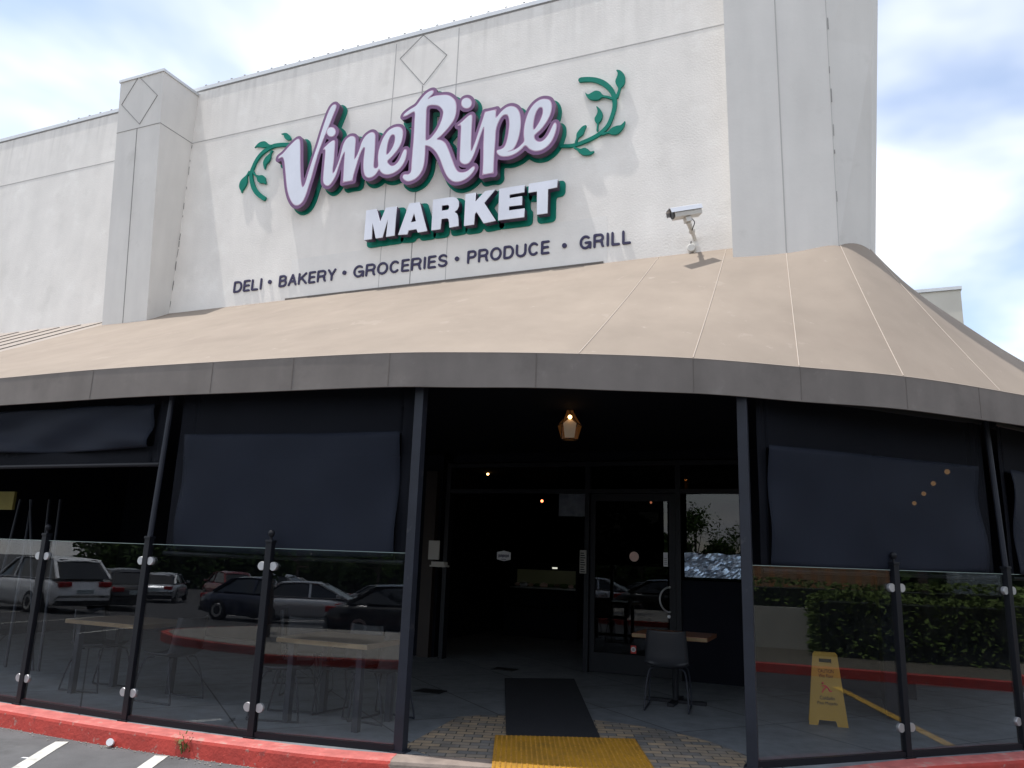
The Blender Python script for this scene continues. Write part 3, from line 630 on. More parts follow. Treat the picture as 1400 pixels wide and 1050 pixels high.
IPE = [(90,390),(140,350),(200,295),(240,268),(256,285),(252,400),(245,550),(244,675),(254,682),(270,640),(300,560),(340,440),(380,320),(404,240),(408,236),(526,210),(530,213),(527,300),(530,308),(550,285),(600,225),(660,180),(715,170),(770,195),(805,260),(815,370),(800,490),(765,600),(720,670),(660,692),(720,680),(780,650),(830,605),(856,570),(850,500),(855,420),(870,340),(910,230),(970,145),(1040,95),(1100,88),(1150,105),(1172,170),(1155,260),(1110,350),(1050,430),(990,485),(968,515),(985,560),(1030,580),(1080,560),(1130,500),(1170,420),(1200,362),(1222,370),(1222,430),(1190,530),(1140,610),(1060,670),(980,685),(915,660),(868,618),(820,665),(760,710),(690,740),(620,748),(570,735),(540,700),(545,675),(580,668),(625,640),(655,570),(675,470),(685,360),(670,280),(640,265),(600,285),(560,350),(530,440),(522,560),(508,750),(501,930),(497,936),(382,955),(378,951),(385,800),(388,600),(395,425),(390,412),(375,440),(340,540),(300,660),(260,760),(215,825),(160,835),(120,805),(115,760),(122,600),(130,420),(125,383),(105,388)]
E2H = [(962,445),(960,370),(980,270),(1010,205),(1040,182),(1065,190),(1068,250),(1040,330),(1000,400)]
SCRIPT = [tr(V_,375,130,6.18), tr(DOT1,375,130,6.18), tr(INE,430,160,10), tr(E1H,430,160,10), tr(R_,540,110,7), tr(RH,540,110,7), tr(DOT2,615,125,8.4), tr(IPE,615,125,8.4), tr(E2H,615,125,8.4)]
def sdf_field(loops, step=.011, pad=.16):
    allp = np.array([p for l in loops for p in l]); lo = allp.min(0)-pad; hi = allp.max(0)+pad
    nx, nz = int((hi[0]-lo[0])/step)+1, int((hi[1]-lo[1])/step)+1
    gx = lo[0]+np.arange(nx)*step; gzv = lo[1]+np.arange(nz)*step
    X, Z = np.meshgrid(gx, gzv, indexing='ij'); best = np.full(X.shape, 9.); inside = np.zeros(X.shape, bool)
    for l in loops:
        l = np.array(l); a = l; b = np.roll(l, -1, 0); ins = np.zeros(X.shape, bool)
        for (ax, az), (bx, bz) in zip(a, b):
            dx, dz = bx-ax, bz-az; L2 = dx*dx+dz*dz
            if L2 < 1e-12: continue
            i0, i1 = max(int((min(ax, bx)-.17-lo[0])/step), 0), min(int((max(ax, bx)+.17-lo[0])/step)+2, nx)
            j0, j1 = max(int((min(az, bz)-.17-lo[1])/step), 0), min(int((max(az, bz)+.17-lo[1])/step)+2, nz)
            xs, zs = X[i0:i1, j0:j1], Z[i0:i1, j0:j1]
            t = np.clip(((xs-ax)*dx+(zs-az)*dz)/L2, 0, 1); d = np.hypot(xs-ax-t*dx, zs-az-t*dz)
            best[i0:i1, j0:j1] = np.minimum(best[i0:i1, j0:j1], d)
            if abs(dz) > 1e-12:
                j = np.where((gzv >= min(az, bz)) & (gzv < max(az, bz)))[0]
                for jj in j:
                    xc = ax + (gzv[jj]-az)/dz*dx; ins[:, jj] ^= gx < xc
        inside ^= ins
    return np.where(inside, -best, best), lo, step
def contour(fld, lo, step, level):
    S = fld-level; nx, nz = S.shape; segs = {}
    def ip(i, j, k, l):
        a, b = S[i, j], S[k, l]; t = a/(a-b); return (i+(k-i)*t, j+(l-j)*t)
    neg = S < 0
    mixed = np.argwhere((neg[:-1, :-1].astype(int)+neg[1:, :-1]+neg[:-1, 1:]+neg[1:, 1:]) % 4 != 0)
    nxt = {}; pos = {}
    for i, j in mixed:
        i = int(i); j = int(j)
        c = [(i, j), (i+1, j), (i+1, j+1), (i, j+1)]; s = [bool(neg[q]) for q in c]; cr = []
        for k in range(4):
            a, b = k, (k+1) % 4
            if s[a] != s[b]:
                key = tuple(sorted((c[a], c[b]))); pos[key] = ip(*c[a], *c[b]); cr.append((key, s[a]))
        if len(cr) == 2: prs = [(cr[0], cr[1])]
        else: prs = [(cr[0], cr[1]), (cr[2], cr[3])] if cr[0][1] else [(cr[1], cr[2]), (cr[3], cr[0])]
        for p, q in prs:
            if p[1]: nxt[p[0]] = q[0]
            else: nxt[q[0]] = p[0]
    loops = []; used = set()
    for k0 in list(nxt):
        if k0 in used: continue
        lp = []; k = k0
        while k is not None and k not in used:
            used.add(k); lp.append(pos[k]); k = nxt.get(k)
        if len(lp) > 8:
            a = np.array(lp)*step + lo; a = a[::2]
            a = (np.roll(a, 1, 0)+2*a+np.roll(a, -1, 0))/4
            loops.append([tuple(p) for p in a])
    return loops
sg = thing('script_sign', 'raised white script lettering edged in purple on a green shadow, spelling VineRipe', 'sign')
fld, lo, st = sdf_field(SCRIPT)
loops_mesh('letter_face', contour(fld, lo, st, -.005), YF-.004, .02, MT['white'], sg)
loops_mesh('letter_trim', contour(fld, lo, st, .006), YF, .02, MT['pink'], sg)
loops_mesh('letter_border', contour(fld, lo, st, .054), YF+.004, .012, MT['purple'], sg)
loops_mesh('letter_rim', contour(fld, lo, st, .052), YF+.008, .010, MT['pink'], sg) if 0 else None
loops_mesh('letter_return', contour(fld, lo, st, .0535), YF+.016, .10, MT['purpleside'], sg)
loops_mesh('shadow_backing', contour(fld, lo, st, .088), D-.020, .016, MT['green'], sg)
MK = {'M': ([(100,492),(230,473),(275,640),(350,458),(487,438),(460,810),(352,828),(378,600),(305,835),(220,847),(180,650),(170,855),(70,868)], [], 0),
 'A': ([(650,402),(778,385),(878,752),(757,772),(740,728),(640,745),(622,795),(505,803)], [(710,525),(735,630),(667,643)], 0),
 'R': ([(952,355),(1190,320),(1225,322),(1255,338),(1275,365),(1282,400),(1280,435),(1260,480),(1225,510),(1255,530),(1268,560),(1274,600),(1278,688),(1160,710),(1155,640),(1150,605),(1130,590),(1060,600),(1045,730),(930,745)], [(1065,430),(1130,420),(1150,424),(1158,440),(1155,465),(1145,480),(1125,486),(1062,495)], 0),
 'K': ([(60,285),(190,262),(180,385),(310,245),(440,222),(298,395),(447,622),(290,655),(200,510),(178,535),(168,670),(40,688)], [], 1),
 'E': ([(490,215),(812,165),(810,258),(622,290),(620,335),(782,308),(780,420),(615,440),(612,492),(812,465),(808,575),(475,618)], [], 1),
 'T': ([(868,152),(1232,92),(1228,195),(1112,218),(1105,525),(970,545),(972,248),(862,265)], [], 1)}
mk = thing('block_sign', 'raised white block capitals with dark sides on green shadow plates, reading MARKET', 'sign')
for ch, (o_, h_, z_) in MK.items():
    ox = 630 if z_ else 490
    lp = [tr(o_, ox, 235, 9.333, smooth=False)] + ([tr(h_, ox, 235, 9.333, smooth=False)] if h_ else [])
    lt = loops_mesh('letter', lp, YF, .012, MT['white'], mk)
    loops_mesh('letter_return', lp, YF+.012, .10, MT['purpleside'], lt)
    f2, l2, s2 = sdf_field(lp, .014); loops_mesh('shadow_plate', contour(f2, l2, s2, .06), D-.020, .016, MT['green'], lt)
# tagline of flat cut letters: strokes on a unit box, swept to an even width
def arc(cx, cy, rx, ry, a0, a1, n=10): return [(cx+rx*math.cos(R(a0+(a1-a0)*k/n)), cy+ry*math.sin(R(a0+(a1-a0)*k/n))) for k in range(n+1)]
STK = {'D': [[(0,0),(0,1)], [(0,1)]+arc(.5,.5,.5,.5,90,-90)+[(0,0)]], 'E': [[(1,1),(0,1),(0,0),(1,0)], [(0,.52),(.9,.52)]], 'L': [[(0,1),(0,0),(1,0)]], 'I': [[(.5,0),(.5,1)]],
 'B': [[(0,0),(0,1)], [(0,1)]+arc(.6,.77,.33,.23,90,-90)+[(0,.54)], [(0,.54)]+arc(.65,.27,.35,.27,90,-90)+[(0,0)]], 'A': [[(0,0),(.5,1),(1,0)], [(.2,.34),(.8,.34)]], 'K': [[(0,0),(0,1)], [(.95,1),(.0,.38)], [(.32,.60),(1,0)]],
 'R': [[(0,0),(0,1)], [(0,1)]+arc(.65,.74,.33,.26,90,-90)+[(0,.48)], [(.6,.48),(.85,.38),(.9,.1),(1,0)]], 'Y': [[(0,1),(.5,.45),(1,1)], [(.5,.45),(.5,0)]],
 'G': [arc(.5,.5,.5,.5,50,330,18), [(.52,.46),(1,.46),(1,0)]], 'O': [arc(.5,.5,.5,.5,0,360,24)], 'C': [arc(.5,.5,.5,.5,45,315,18)], 'S': [arc(.5,.75,.46,.25,25,180,9)+[(.12,.6),(.5,.5),(.9,.4)]+arc(.5,.25,.5,.25,0,-160,9)],
 'P': [[(0,0),(0,1)], [(0,1)]+arc(.65,.73,.35,.27,90,-90)+[(0,.46)]], 'U': [[(0,1),(0,.35)]+arc(.5,.35,.5,.35,180,360)+[(1,1)]]}
def stroke_letter(c, x, z, w, h, t, parent):
    st_ = .006; nx, nz = int((w+.04)/st_)+3, int((h+.04)/st_)+3; lo_ = np.array((x-.02, z-.02))
    X, Z = np.meshgrid(lo_[0]+np.arange(nx)*st_, lo_[1]+np.arange(nz)*st_, indexing='ij'); best = np.full(X.shape, 9.)
    for pl in STK[c]:
        q = [(x+t/2+(w-t)*a, z+t/2+(h-t)*b) for a, b in pl]
        for (ax, az), (bx, bz) in zip(q, q[1:]):
            dx, dz = bx-ax, bz-az; k = np.clip(((X-ax)*dx+(Z-az)*dz)/(dx*dx+dz*dz+1e-12), 0, 1); best = np.minimum(best, np.hypot(X-ax-k*dx, Z-az-k*dz))
    loops_mesh('letter', contour(best-t/2, lo_, st_, 0.0), D-.018, .017, MT['navy'], parent)
tg = thing('tagline_sign', 'row of flat navy capitals reading DELI BAKERY GROCERIES PRODUCE GRILL above the awning edge', 'sign')
for wd_, x0, x1 in (('DELI', 318, 357), ('BAKERY', 380, 458), ('GROCERIES', 482, 611), ('PRODUCE', 638, 751), ('GRILL', 792, 862.5)):
    base = lambda x: 401 - .1235*(x-318)
    a = at_y(x0, base(x0), D-.02); b = at_y(x1, base(x1), D-.02)
    n = len(wd_); wts = [.30 if c == 'I' else (.84 if c in 'LE' else .95 if c in 'PSBY' else 1.05 if c in 'DKRACU' else 1.16) for c in wd_]
    gap = .028; tot = b.x-a.x-gap*(n-1); x = a.x
    for c, w in zip(wd_, wts):
        cw = tot*w/sum(wts); stroke_letter(c, x, 5.80, cw, .20, .033, tg); x += cw + gap
for px in (368.5, 470.5, 624.5, 771.5):
    p = at_y(px, 401-.1235*(px-318)-9.5, D-.02); bm = BM(); lathe(bm, [(.034, 0), (.034, .02)], 20); obj('dot', bm, MT['navy'], tg, loc=(p.x, D-.003, p.z), rot=(R(90), 0, 0))
# vine ornaments
def vine(label, ox, oy, s, stem, leaves):
    v = thing('vine_ornament', label, 'ornament', group='green vine ornaments beside the script lettering')
    pts = [at_y(ox+a/s, oy+b/s, D-.04) for a, b, w in stem]; ws_ = [abs((at_y(ox+(a+w)/s, oy+b/s, D-.04)-at_y(ox+a/s, oy+b/s, D-.04)).length) for a, b, w in stem]
    c = cat([Vector((p.x, p.z, w)) for p, w in zip(pts, ws_)], 6)
    lft, rgt = [], []
    for i, p in enumerate(c):
        d = (c[min(i+1, len(c)-1)]-c[max(i-1, 0)]); d = Vector((d.x, d.y)).normalized(); n = Vector((-d.y, d.x)); w = p.z*.72
        lft.append((p.x+n.x*w, p.y+n.y*w)); rgt.append((p.x-n.x*w, p.y-n.y*w))
    def capend(i, sgn):
        p = c[i]; q = c[1 if i == 0 else -2]; d = Vector((p.x-q.x, p.y-q.y)).normalized(); a0 = math.atan2(d.y, d.x)
        return [(p.x+p.z*.72*math.cos(a0+sgn*t), p.y+p.z*.72*math.sin(a0+sgn*t)) for t in (-1.0, -.4, .2, .8)]
    loops_mesh('stem', [lft + capend(-1, -1) + rgt[::-1] + capend(0, -1)], D-.045, .03, MT['green'], v)
    for lf in leaves: loops_mesh('leaf', [tr(lf, ox, oy, s, D-.04, 3)], D-.048, .03, MT['green'], v)
vine('green vine cutout with leaves curling left of the letter V', 320, 175, 10,
     [(410,962,34),(330,905,34),(270,825,33),(238,720,30),(232,620,29),(262,530,27),(310,430,27),(380,345,30),(460,285,32),(540,245,31),(620,230,30),(720,225,29),(760,225,28)],
     [[(283,272),(310,235),(350,200),(400,183),(440,190),(470,220),(520,236),(500,252),(440,262),(390,268),(340,258),(300,262)],
      [(645,85),(690,70),(730,75),(765,110),(778,150),(755,165),(715,160),(690,130),(680,95)],
      [(535,310),(510,345),(500,400),(480,450),(440,495),(430,530),(418,565),(405,520),(400,470),(420,420),(455,380),(488,350),(505,310)],
      [(265,580),(290,630),(340,650),(390,645),(425,680),(430,720),(438,745),(425,770),(400,750),(360,755),(325,730),(310,680),(280,650),(255,610)],
      [(205,585),(170,645),(110,700),(80,750),(72,810),(95,860),(105,890),(120,850),(155,800),(180,740),(182,660),(225,615)]])
vine('green vine cutout with leaves curling right of the final letter e', 760, 90, 8.4,
     [(285,160,38),(350,155,37),(440,160,37),(530,190,39),(600,240,38),(650,305,37),(672,380,36),(672,470,32),(650,560,30),(600,680,31),(520,765,31),(430,822,30),(330,868,29),(230,905,28),(150,918,26),(60,918,25)],
     [[(695,50),(740,55),(785,100),(795,150),(785,210),(750,250),(735,300),(712,370),(690,350),(712,290),(715,255),(690,210),(685,170),(705,120),(710,80)],
      [(340,310),(370,330),(410,310),(460,287),(510,300),(540,335),(600,348),(655,368),(655,388),(590,370),(530,362),(490,388),(430,393),(380,378),(350,345)],
      [(465,465),(500,490),(530,530),(535,580),(515,630),(490,665),(484,745),(466,745),(473,670),(450,640),(447,600),(470,560),(480,520)],
      [(350,685),(330,740),(310,790),(260,830),(240,880),(218,885),(235,830),(240,780),(275,730),(310,695)],
      [(795,635),(785,690),(750,745),(700,785),(640,788),(600,775),(530,796),(535,772),(600,755),(640,715),(700,690),(750,680)],
      [(215,930),(280,955),(330,942),(370,960),(400,985),(440,980),(420,1005),(370,1025),(310,1022),(265,995),(240,965),(205,945)]])

# ------------------------------------------------------------------ security camera on the wall
def security_camera():
    b = at_y(950, 338, D-.02); y = 9.02
    hd = at_y(917, 294, y-.12); tl = at_y(956, 288, y+.08); mid = at_y(938, 293, y)
    t = thing('security_camera', 'grey security camera on a jointed arm above the awning beside the tower', 'camera', (b.x, D, b.z))
    inv = Vector((b.x, D, b.z)); ax = (tl-hd).normalized(); L = (tl-hd).length
    def loc(v): return Vector(v)-inv
    bm = BM(); s = ax.cross(Vector((0, 0, 1))).normalized(); u = s.cross(ax)
    def sect(bm, prof, a, bb):
        r0 = [bm.verts.new(loc(a + s*x + u*z)) for x, z in prof]; r1 = [bm.verts.new(loc(bb + s*x + u*z)) for x, z in prof]; n = len(prof)
        bm.faces.new(r0[::-1]); bm.faces.new(r1)
        for k in range(n): bm.faces.new((r0[k], r0[(k+1) % n], r1[(k+1) % n], r1[k]))
    sect(bm, [(-.06, -.055), (.06, -.055), (.072, -.01), (.06, .045), (-.06, .045), (-.072, -.01)], hd+ax*.03, tl); obj('housing', bm, MT['cam'], t)
    bm = BM(); sect(bm, [(-.082, .0), (-.07, .052), (-.045, .066), (.045, .066), (.07, .052), (.082, .0), (.088, .0), (.074, .06), (.048, .074), (-.048, .074), (-.074, .06), (-.088, .0)], hd-ax*.02, tl+ax*.015); obj('sun_shield', bm, MT['camshell'], t)
    bm = BM(); lathe(bm, [(.056, 0), (.056, .012)], 18); q = (-ax).to_track_quat('Z', 'Y'); o = obj('lens', bm, MT['dome'], t, loc=loc(hd+ax*.025), rot=q.to_euler())
    bm = BM(); k1 = mid - u*.075; bar(bm, loc(k1+u*.03), loc(k1-u*.03), .09, .07); obj('bracket', bm, MT['cam'], t)
    e1 = at_y(946, 316, D-.2)
    bm = BM(); tube(bm, [loc(k1-u*.02), loc(e1)], [.034, .028], 10); tube(bm, [loc(e1), loc(at_y(947, 318, D-.1)), loc(Vector((e1.x, D, e1.z-.03)))], .026, 10); obj('arm', bm, MT['cam'], t)
    bm = BM(); bmesh.ops.create_uvsphere(bm, u_segments=12, v_segments=8, radius=.043); obj('joint', bm, MT['cam'], t, True, loc=loc(e1))
    jb = at_y(946, 340, D); bm = BM(); lathe(bm, [(.055, 0), (.055, .035), (.045, .045)], 20); obj('junction_box', bm, MT['cam'], t, loc=loc(jb), rot=(R(90), 0, 0))
    bm = BM(); tube(bm, [loc(Vector((jb.x-.01, D-.02, jb.z+.05))), loc(Vector((jb.x-.005, D-.02, e1.z-.06)))], .007, 6); obj('cable', bm, MT['black'], t); bm = BM(); pc = at_y(945, 298, y)
    tube(bm, cat([loc(pc), loc(pc+Vector((.04, 0, -.06))), loc(pc+Vector((.01, .05, -.11))), loc(e1)], 5), .006, 6); obj('cable', bm, MT['black'], t)
security_camera()

# ------------------------------------------------------------------ canopy posts and round poles
def canopy_post(x, y, zt, label):
    t = thing('canopy_post', label, 'post', (x, y, .146), group='square posts of the awning entrance')
    bm = BM(); box(bm, -.042, .042, -.042, .042, 0, zt-.146, .003); obj('shaft', bm, MT['post'], t)
    bm = BM(); box(bm, -.065, .065, -.065, .065, 0, .012); obj('base_plate', bm, MT['post'], t)
canopy_post(-3.38, 5.88, 3.36, 'square slate grey awning post left of the entrance')
canopy_post(-.77, 6.87, 3.36, 'square slate grey awning post right of the entrance')
def fence_post(x, y, label, pole=False, ball=True, rotz=0):
    t = thing('fence_post', label, 'post', (x, y, .146), rotz, group='black posts of the glass fence')
    bm = BM(); box(bm, -.03, .03, -.03, .03, 0, 1.60, .003); obj('shaft', bm, MT['black'], t)
    bm = BM(); box(bm, -.036, .036, -.036, .036, 1.60, 1.625, .004)
    if ball: lathe(bm, [(.012, 1.625), (.012, 1.65), (.020, 1.655), (.028, 1.672), (.030, 1.685), (.026, 1.70), (.012, 1.712)], 14)
    obj('cap', bm, MT['black'], t)
    bm = BM(); box(bm, -.05, .05, -.05, .05, 0, .01); obj('base_plate', bm, MT['black'], t)
    for s in (-1, 1):
        for z in (1.40, .24):
            bm = BM(); lathe(bm, [(.036, -.016), (.038, -.012), (.038, .012), (.036, .016)], 18); obj('clamp', bm, MT['steel'], t, loc=(s*.058, -.006, z), rot=(R(90), 0, 0))
    if pole:
        bm = BM(); tube(bm, [(0, 0, 1.62), (0, .06, 3.2)], .026, 10); obj('pole', bm, MT['post'], t)
    return t
POSTS = [(-8.9, 5.59, 'black glass fence post furthest left beyond the photo edge', 0, 1), (-7.45, 5.59, 'black ball topped fence post at the far left in front of the stacked poles', 0, 1), (-6.04, 5.58, 'black fence post carrying a thin round pole up to the awning at left', 1, 0),
         (-4.68, 5.65, 'black ball topped fence post in front of the wide left shade', 0, 1), (.38, 7.94, 'black ball topped fence post in front of the right shade by the wet floor sign', 0, 1), (1.39, 8.9, 'black fence post carrying a thin round pole at the right photo edge', 1, 0), (2.2, 10.1, 'black fence post on the side of the patio round the corner', 0, 1)]
for x, y, lb, pl, bl in POSTS:
    i = min(range(len(CURVE)), key=lambda i: (CURVE[i]-Vector((x, y, 0))).length); tt = CURVE[min(i+1, len(CURVE)-1)]-CURVE[max(i-1, 0)]
    fence_post(x, y, lb, pl, bl, math.atan2(tt.y, tt.x))
# glass panels
def glass_panel(a, b, label, ga=.045, gb=.045):
    a = Vector((*a, 0)); b = Vector((*b, 0)); d = (b-a); L = d.length; ang = math.atan2(d.y, d.x)
    t = thing('glass_panel', label, 'glass panel', (a.x, a.y, .146), ang, group='clear panels of the patio glass fence')
    bm = BM(); box(bm, ga, L-gb, -.005, .005, .05, 1.55); obj('pane', bm, MT['glass'], t, rot=(-.006, 0, 0), loc=(0, -.005, 0))
    bm = BM(); box(bm, ga, L-gb, -.0005, .0105, 1.5505, 1.555); obj('top_edge', bm, MT['edge'], t)
    bm = BM(); box(bm, ga-.01, L-gb+.01, -.022, .022, 0, .05); obj('sill_channel', bm, MT['black'], t)
PL = [((-8.9, 5.59), (-7.45, 5.59), 'tinted glass fence panel cut by the left edge, before the stacked poles'), ((-7.45, 5.59), (-6.04, 5.58), 'glass fence panel mirroring the white parked car'), ((-6.04, 5.58), (-4.68, 5.65), 'glass fence panel under the wide left shade, right of the pole post'),
      ((-4.68, 5.65), (-3.38, 5.86), 'glass fence panel in front of the light wooden table beside the entrance post'), ((-.77, 6.85), (.38, 7.94), 'glass fence panel in front of the yellow wet floor sign'), ((.38, 7.94), (1.39, 8.9), 'glass fence panel at the right edge mirroring the hedge'),
      ((1.39, 8.9), (2.2, 10.1), 'glass fence panel round the corner beyond the right edge'), ((-11.0, 5.6), (-8.9, 5.59), 'glass fence panel beyond the left edge of the photo')]
for a, b, lb in PL: glass_panel(a, b, lb)

# ------------------------------------------------------------------ roll-down sun shades
def shade(a, b, z0, z1, label, inner, hem=.1, rolled=False):
    a = Vector((*a, 0)); b = Vector((*b, 0)); d = b-a; L = d.length; ang = math.atan2(d.y, d.x)
    t = thing('sun_shade', label, 'shade', (a.x, a.y, 0), ang, group='dark roll down shades of the patio')
    def sheet(x0, x1, za, zb, dy, amp, m, name, seed, sag=0):
        bm = BM(); nx, nz = 40, 20; rows = []; rr = random.Random(seed); ph = [rr.uniform(0, 6) for _ in range(6)]
        for j in range(nz+1):
            row = []
            for i in range(nx+1):
                u, v = i/nx, j/nz; x = x0+(x1-x0)*u; z = za+(zb-za)*v
                w = amp*(math.sin(5*u+3*v+ph[0])*.5 + math.sin(11*u-6*v+ph[1])*.3 + math.sin(17*u+9*v+ph[2])*.15*(1-v) + (1-min(u, 1-u)*2)**4*.8*math.sin(8*v+ph[3]))
                row.append(bm.verts.new((x, dy+w, z - sag*math.sin(math.pi*u)*(1-v))))
            rows.append(row)
        for p, q in zip(rows, rows[1:]):
            for i in range(nx): bm.faces.new((p[i], p[i+1], q[i+1], q[i]))
        o = obj(name, bm, m, t, smooth=True); so = o.modifiers.new('thick', 'SOLIDIFY'); so.thickness = .004
        return o
    x0, x1, za, zb = inner
    for u0, u1, w0, w1 in ((.05, x0+.02, z0, z1), (x1-.02, L-.05, z0, z1), (x0+.021, x1-.021, zb-.02, z1)) + (((x0+.021, x1-.021, z0, za+.03),) if za-z0 > .05 else ()):
        sheet(u0, u1, w0, w1, .012, .006, MT['mesh'], 'mesh_border', 1)
    sheet(x0, x1, za, zb, -.045, .026 if not rolled else .05, MT['vinyl'], 'vinyl_window', int(L*100), .02)
    bm = BM(); tube(bm, [(.05, 0, z0), (L-.05, 0, z0)], .022, 10); obj('bottom_bar', bm, MT['black'], t)
    bm = BM(); tube(bm, [(.03, .05, z1), (L-.03, .05, z1)], .06, 12); obj('roller', bm, MT['black'], t)
S1, S2 = (-8.85, 5.66), (-6.07, 5.66)
shade(S1, S2, 2.46, 3.2, 'half raised dark shade at far left above the stacked poles', (.1, 2.62, 2.62, 3.06), rolled=True)
shade((-6.0, 5.68), (-3.44, 5.95), 1.62, 3.2, 'wide dark shade lowered to the glass top left of the entrance', (.18, 2.44, 1.66, 2.74))
shade((-.70, 6.99), (1.34, 8.98), 1.66, 3.2, 'dark shade with faint bulbs showing through right of the entrance', (.12, 2.65, 1.7, 2.72))
shade((1.44, 9.05), (2.25, 10.25), 1.66, 3.2, 'narrow dark shade cut by the right edge of the photo', (.1, 1.3, 1.7, 2.72))
shade((2.3, 10.35), (2.62, 12.9), 1.2, 3.2, 'unseen dark shade added round the corner to keep side light out', (.1, 2.4, 1.3, 2.72))  # out of view, added to keep daylight out of the patio
shade((-11.6, 5.68), (-8.95, 5.68), 2.46, 3.2, 'half raised dark shade beyond the left edge of the photo', (.1, 2.5, 2.62, 3.06), rolled=True)

# ------------------------------------------------------------------ patio furniture
def table(name, x0, x1, y0, y1, label, wood, zt=.75, legs=None):
    cx, cy = (x0+x1)/2, (y0+y1)/2; t = thing(name, label, 'table', (cx, cy, .146)); hx_, hy = (x1-x0)/2, (y1-y0)/2
    bm = BM(); box(bm, -hx_, hx_, -hy, hy, zt-.045, zt, .004); obj('tabletop', bm, MT[wood], t)
    bm = BM(); box(bm, -hx_, hx_, -hy-.004, -hy-.001, zt-.042, zt-.004); obj('lit_edge_band', bm, MT['wood_edge_lit'], t)  # lighter strip paints the front edge as lit
    for lx in (legs or (-hx_+.12, hx_-.12)):
        for s in (-1, 1):
            bm = BM(); box(bm, lx-.03, lx+.03, s*(hy-.1)-.03, s*(hy-.1)+.03, 0, zt-.046, .003); obj('leg', bm, MT['post'], t)
    return t
table('dining_table', -7.69, -6.62, 6.14, 6.85, 'pale wood dining table behind the glass mirroring the white car', 'wood')
table('dining_table', -4.94, -3.95, 6.18, 6.92, 'pale wood dining table behind the glass nearest the entrance', 'wood')
def chair(x, y, rz, label):
    t = thing('patio_chair', label, 'chair', (x, y, .146), rz, group='dark shell chairs with wire sled legs')
    bm = BM(); prof = [(.20, .445), (.1, .43), (-.08, .425), (-.17, .44), (-.215, .50), (-.235, .62), (-.255, .74), (-.265, .82)]; rows = []
    pr = cat([Vector((0, a, b)) for a, b in prof], 4)
    for k, p in enumerate(pr):
        f = k/(len(pr)-1); w = .235-.03*max(0, f-.55)*2-.05*max(0, .12-f)*6; row = []
        for i in range(11):
            u = (i-5)/5; cv = abs(u)**2.5; row.append(bm.verts.new((w*u, p.y+cv*.05*(1 if f > .5 else 0), p.z+cv*.045*(1 if f <= .5 else .3))))
        rows.append(row)
    for a, b in zip(rows, rows[1:]):
        for i in range(10): bm.faces.new((a[i], a[i+1], b[i+1], b[i]))
    o = obj('seat_shell', bm, MT['chair'], t, smooth=True); so = o.modifiers.new('thick', 'SOLIDIFY'); so.thickness = .012
    for s in (-1, 1):
        bm = BM(); tube(bm, cat([(s*.12, .12, .42), (s*.2, .17, .40), (s*.225, .22, .2), (s*.23, .24, .03), (s*.23, .22, .011), (s*.23, 0, .011), (s*.23, -.22, .011), (s*.23, -.25, .03), (s*.22, -.2, .22), (s*.19, -.14, .40), (s*.12, -.1, .425)], 4), .009, 7); obj('leg', bm, MT['steel'] if False else MT['post'], t)
    return t
CH = [(-7.6, 6.55, -1.45, 'dark wire legged chair at the left end of the far left table'), (-6.5, 6.5, 1.6, 'dark wire legged chair at the right end of the far left table'), (-5.0, 6.45, -1.3, 'dark wire legged chair at the left end of the table nearest the entrance'),
      (-4.55, 6.85, 3.0, 'dark wire legged chair behind the table nearest the entrance'), (-4.2, 6.85, 1.4, 'dark wire legged chair beside the left entrance post'), (-1.88, 9.02, .12, 'dark shell chair with its back to us at the table by the glass door'), (-5.6, 7.6, .4, 'dark wire legged chair deep in the shade behind the pole post'), (-6.2, 8.2, -1, 'dark wire legged chair far back near the left wall')]
for x, y, rz, lb in CH: chair(x, y, rz, lb)
def cafe_table():
    t = thing('cafe_table', 'small reddish wood cafe table behind the shell chair by the door', 'table', (-1.88, 9.42, .146))
    bm = BM(); box(bm, -.42, .42, -.34, .34, .71, .755, .004); obj('tabletop', bm, MT['wood_red'], t)
    bm = BM(); box(bm, -.42, -.27, -.344, -.341, .714, .75); box(bm, .16, .42, -.344, -.341, .714, .75); obj('lit_edge_band', bm, MT['wood_edge_lit'], t)
    bm = BM(); tube(bm, [(0, 0, .03), (0, 0, .71)], .035, 12); obj('column', bm, MT['black'], t)
    bm = BM(); bar(bm, (-.34, 0, .02), (.34, 0, .02), .07, .035); bar(bm, (0, -.3, .02), (0, -.036, .02), .07, .034); bar(bm, (0, .036, .02), (0, .3, .02), .07, .034); obj('foot', bm, MT['black'], t)
cafe_table()
# leaning stack of metal poles at the far left
for k, (xa, xb, lb) in enumerate(((12, 28, 'outermost'), (40, 44, 'second'), (62, 42, 'third'), (70, 68, 'fourth'), (83, 83, 'rightmost'))):
    a = at_y(xa-6, 800, 7.2); b = at_y(xb, 683, 7.3); bm = BM(); a2 = Vector((a.x-(b.x-a.x)*.6, 7.0, .148)); tube(bm, [a2, b], .018, 8)
    tag(obj('metal_pole', bm, MT['post']), '%s slim grey metal pole leaning under the raised left shade' % lb, 'pole', 'slim poles stacked at the far left')
bm = BM(); a = at_y(-30, 672, 7.6); b = at_y(16, 697, 7.6); box(bm, a.x, b.x, 7.6, 7.64, b.z, a.z, .004); o = tag(obj('yellow_board', bm, mat('board_olive', (.30, .26, .07), .7, var=.2)), 'olive yellow board at the far left edge under the raised shade', 'board')

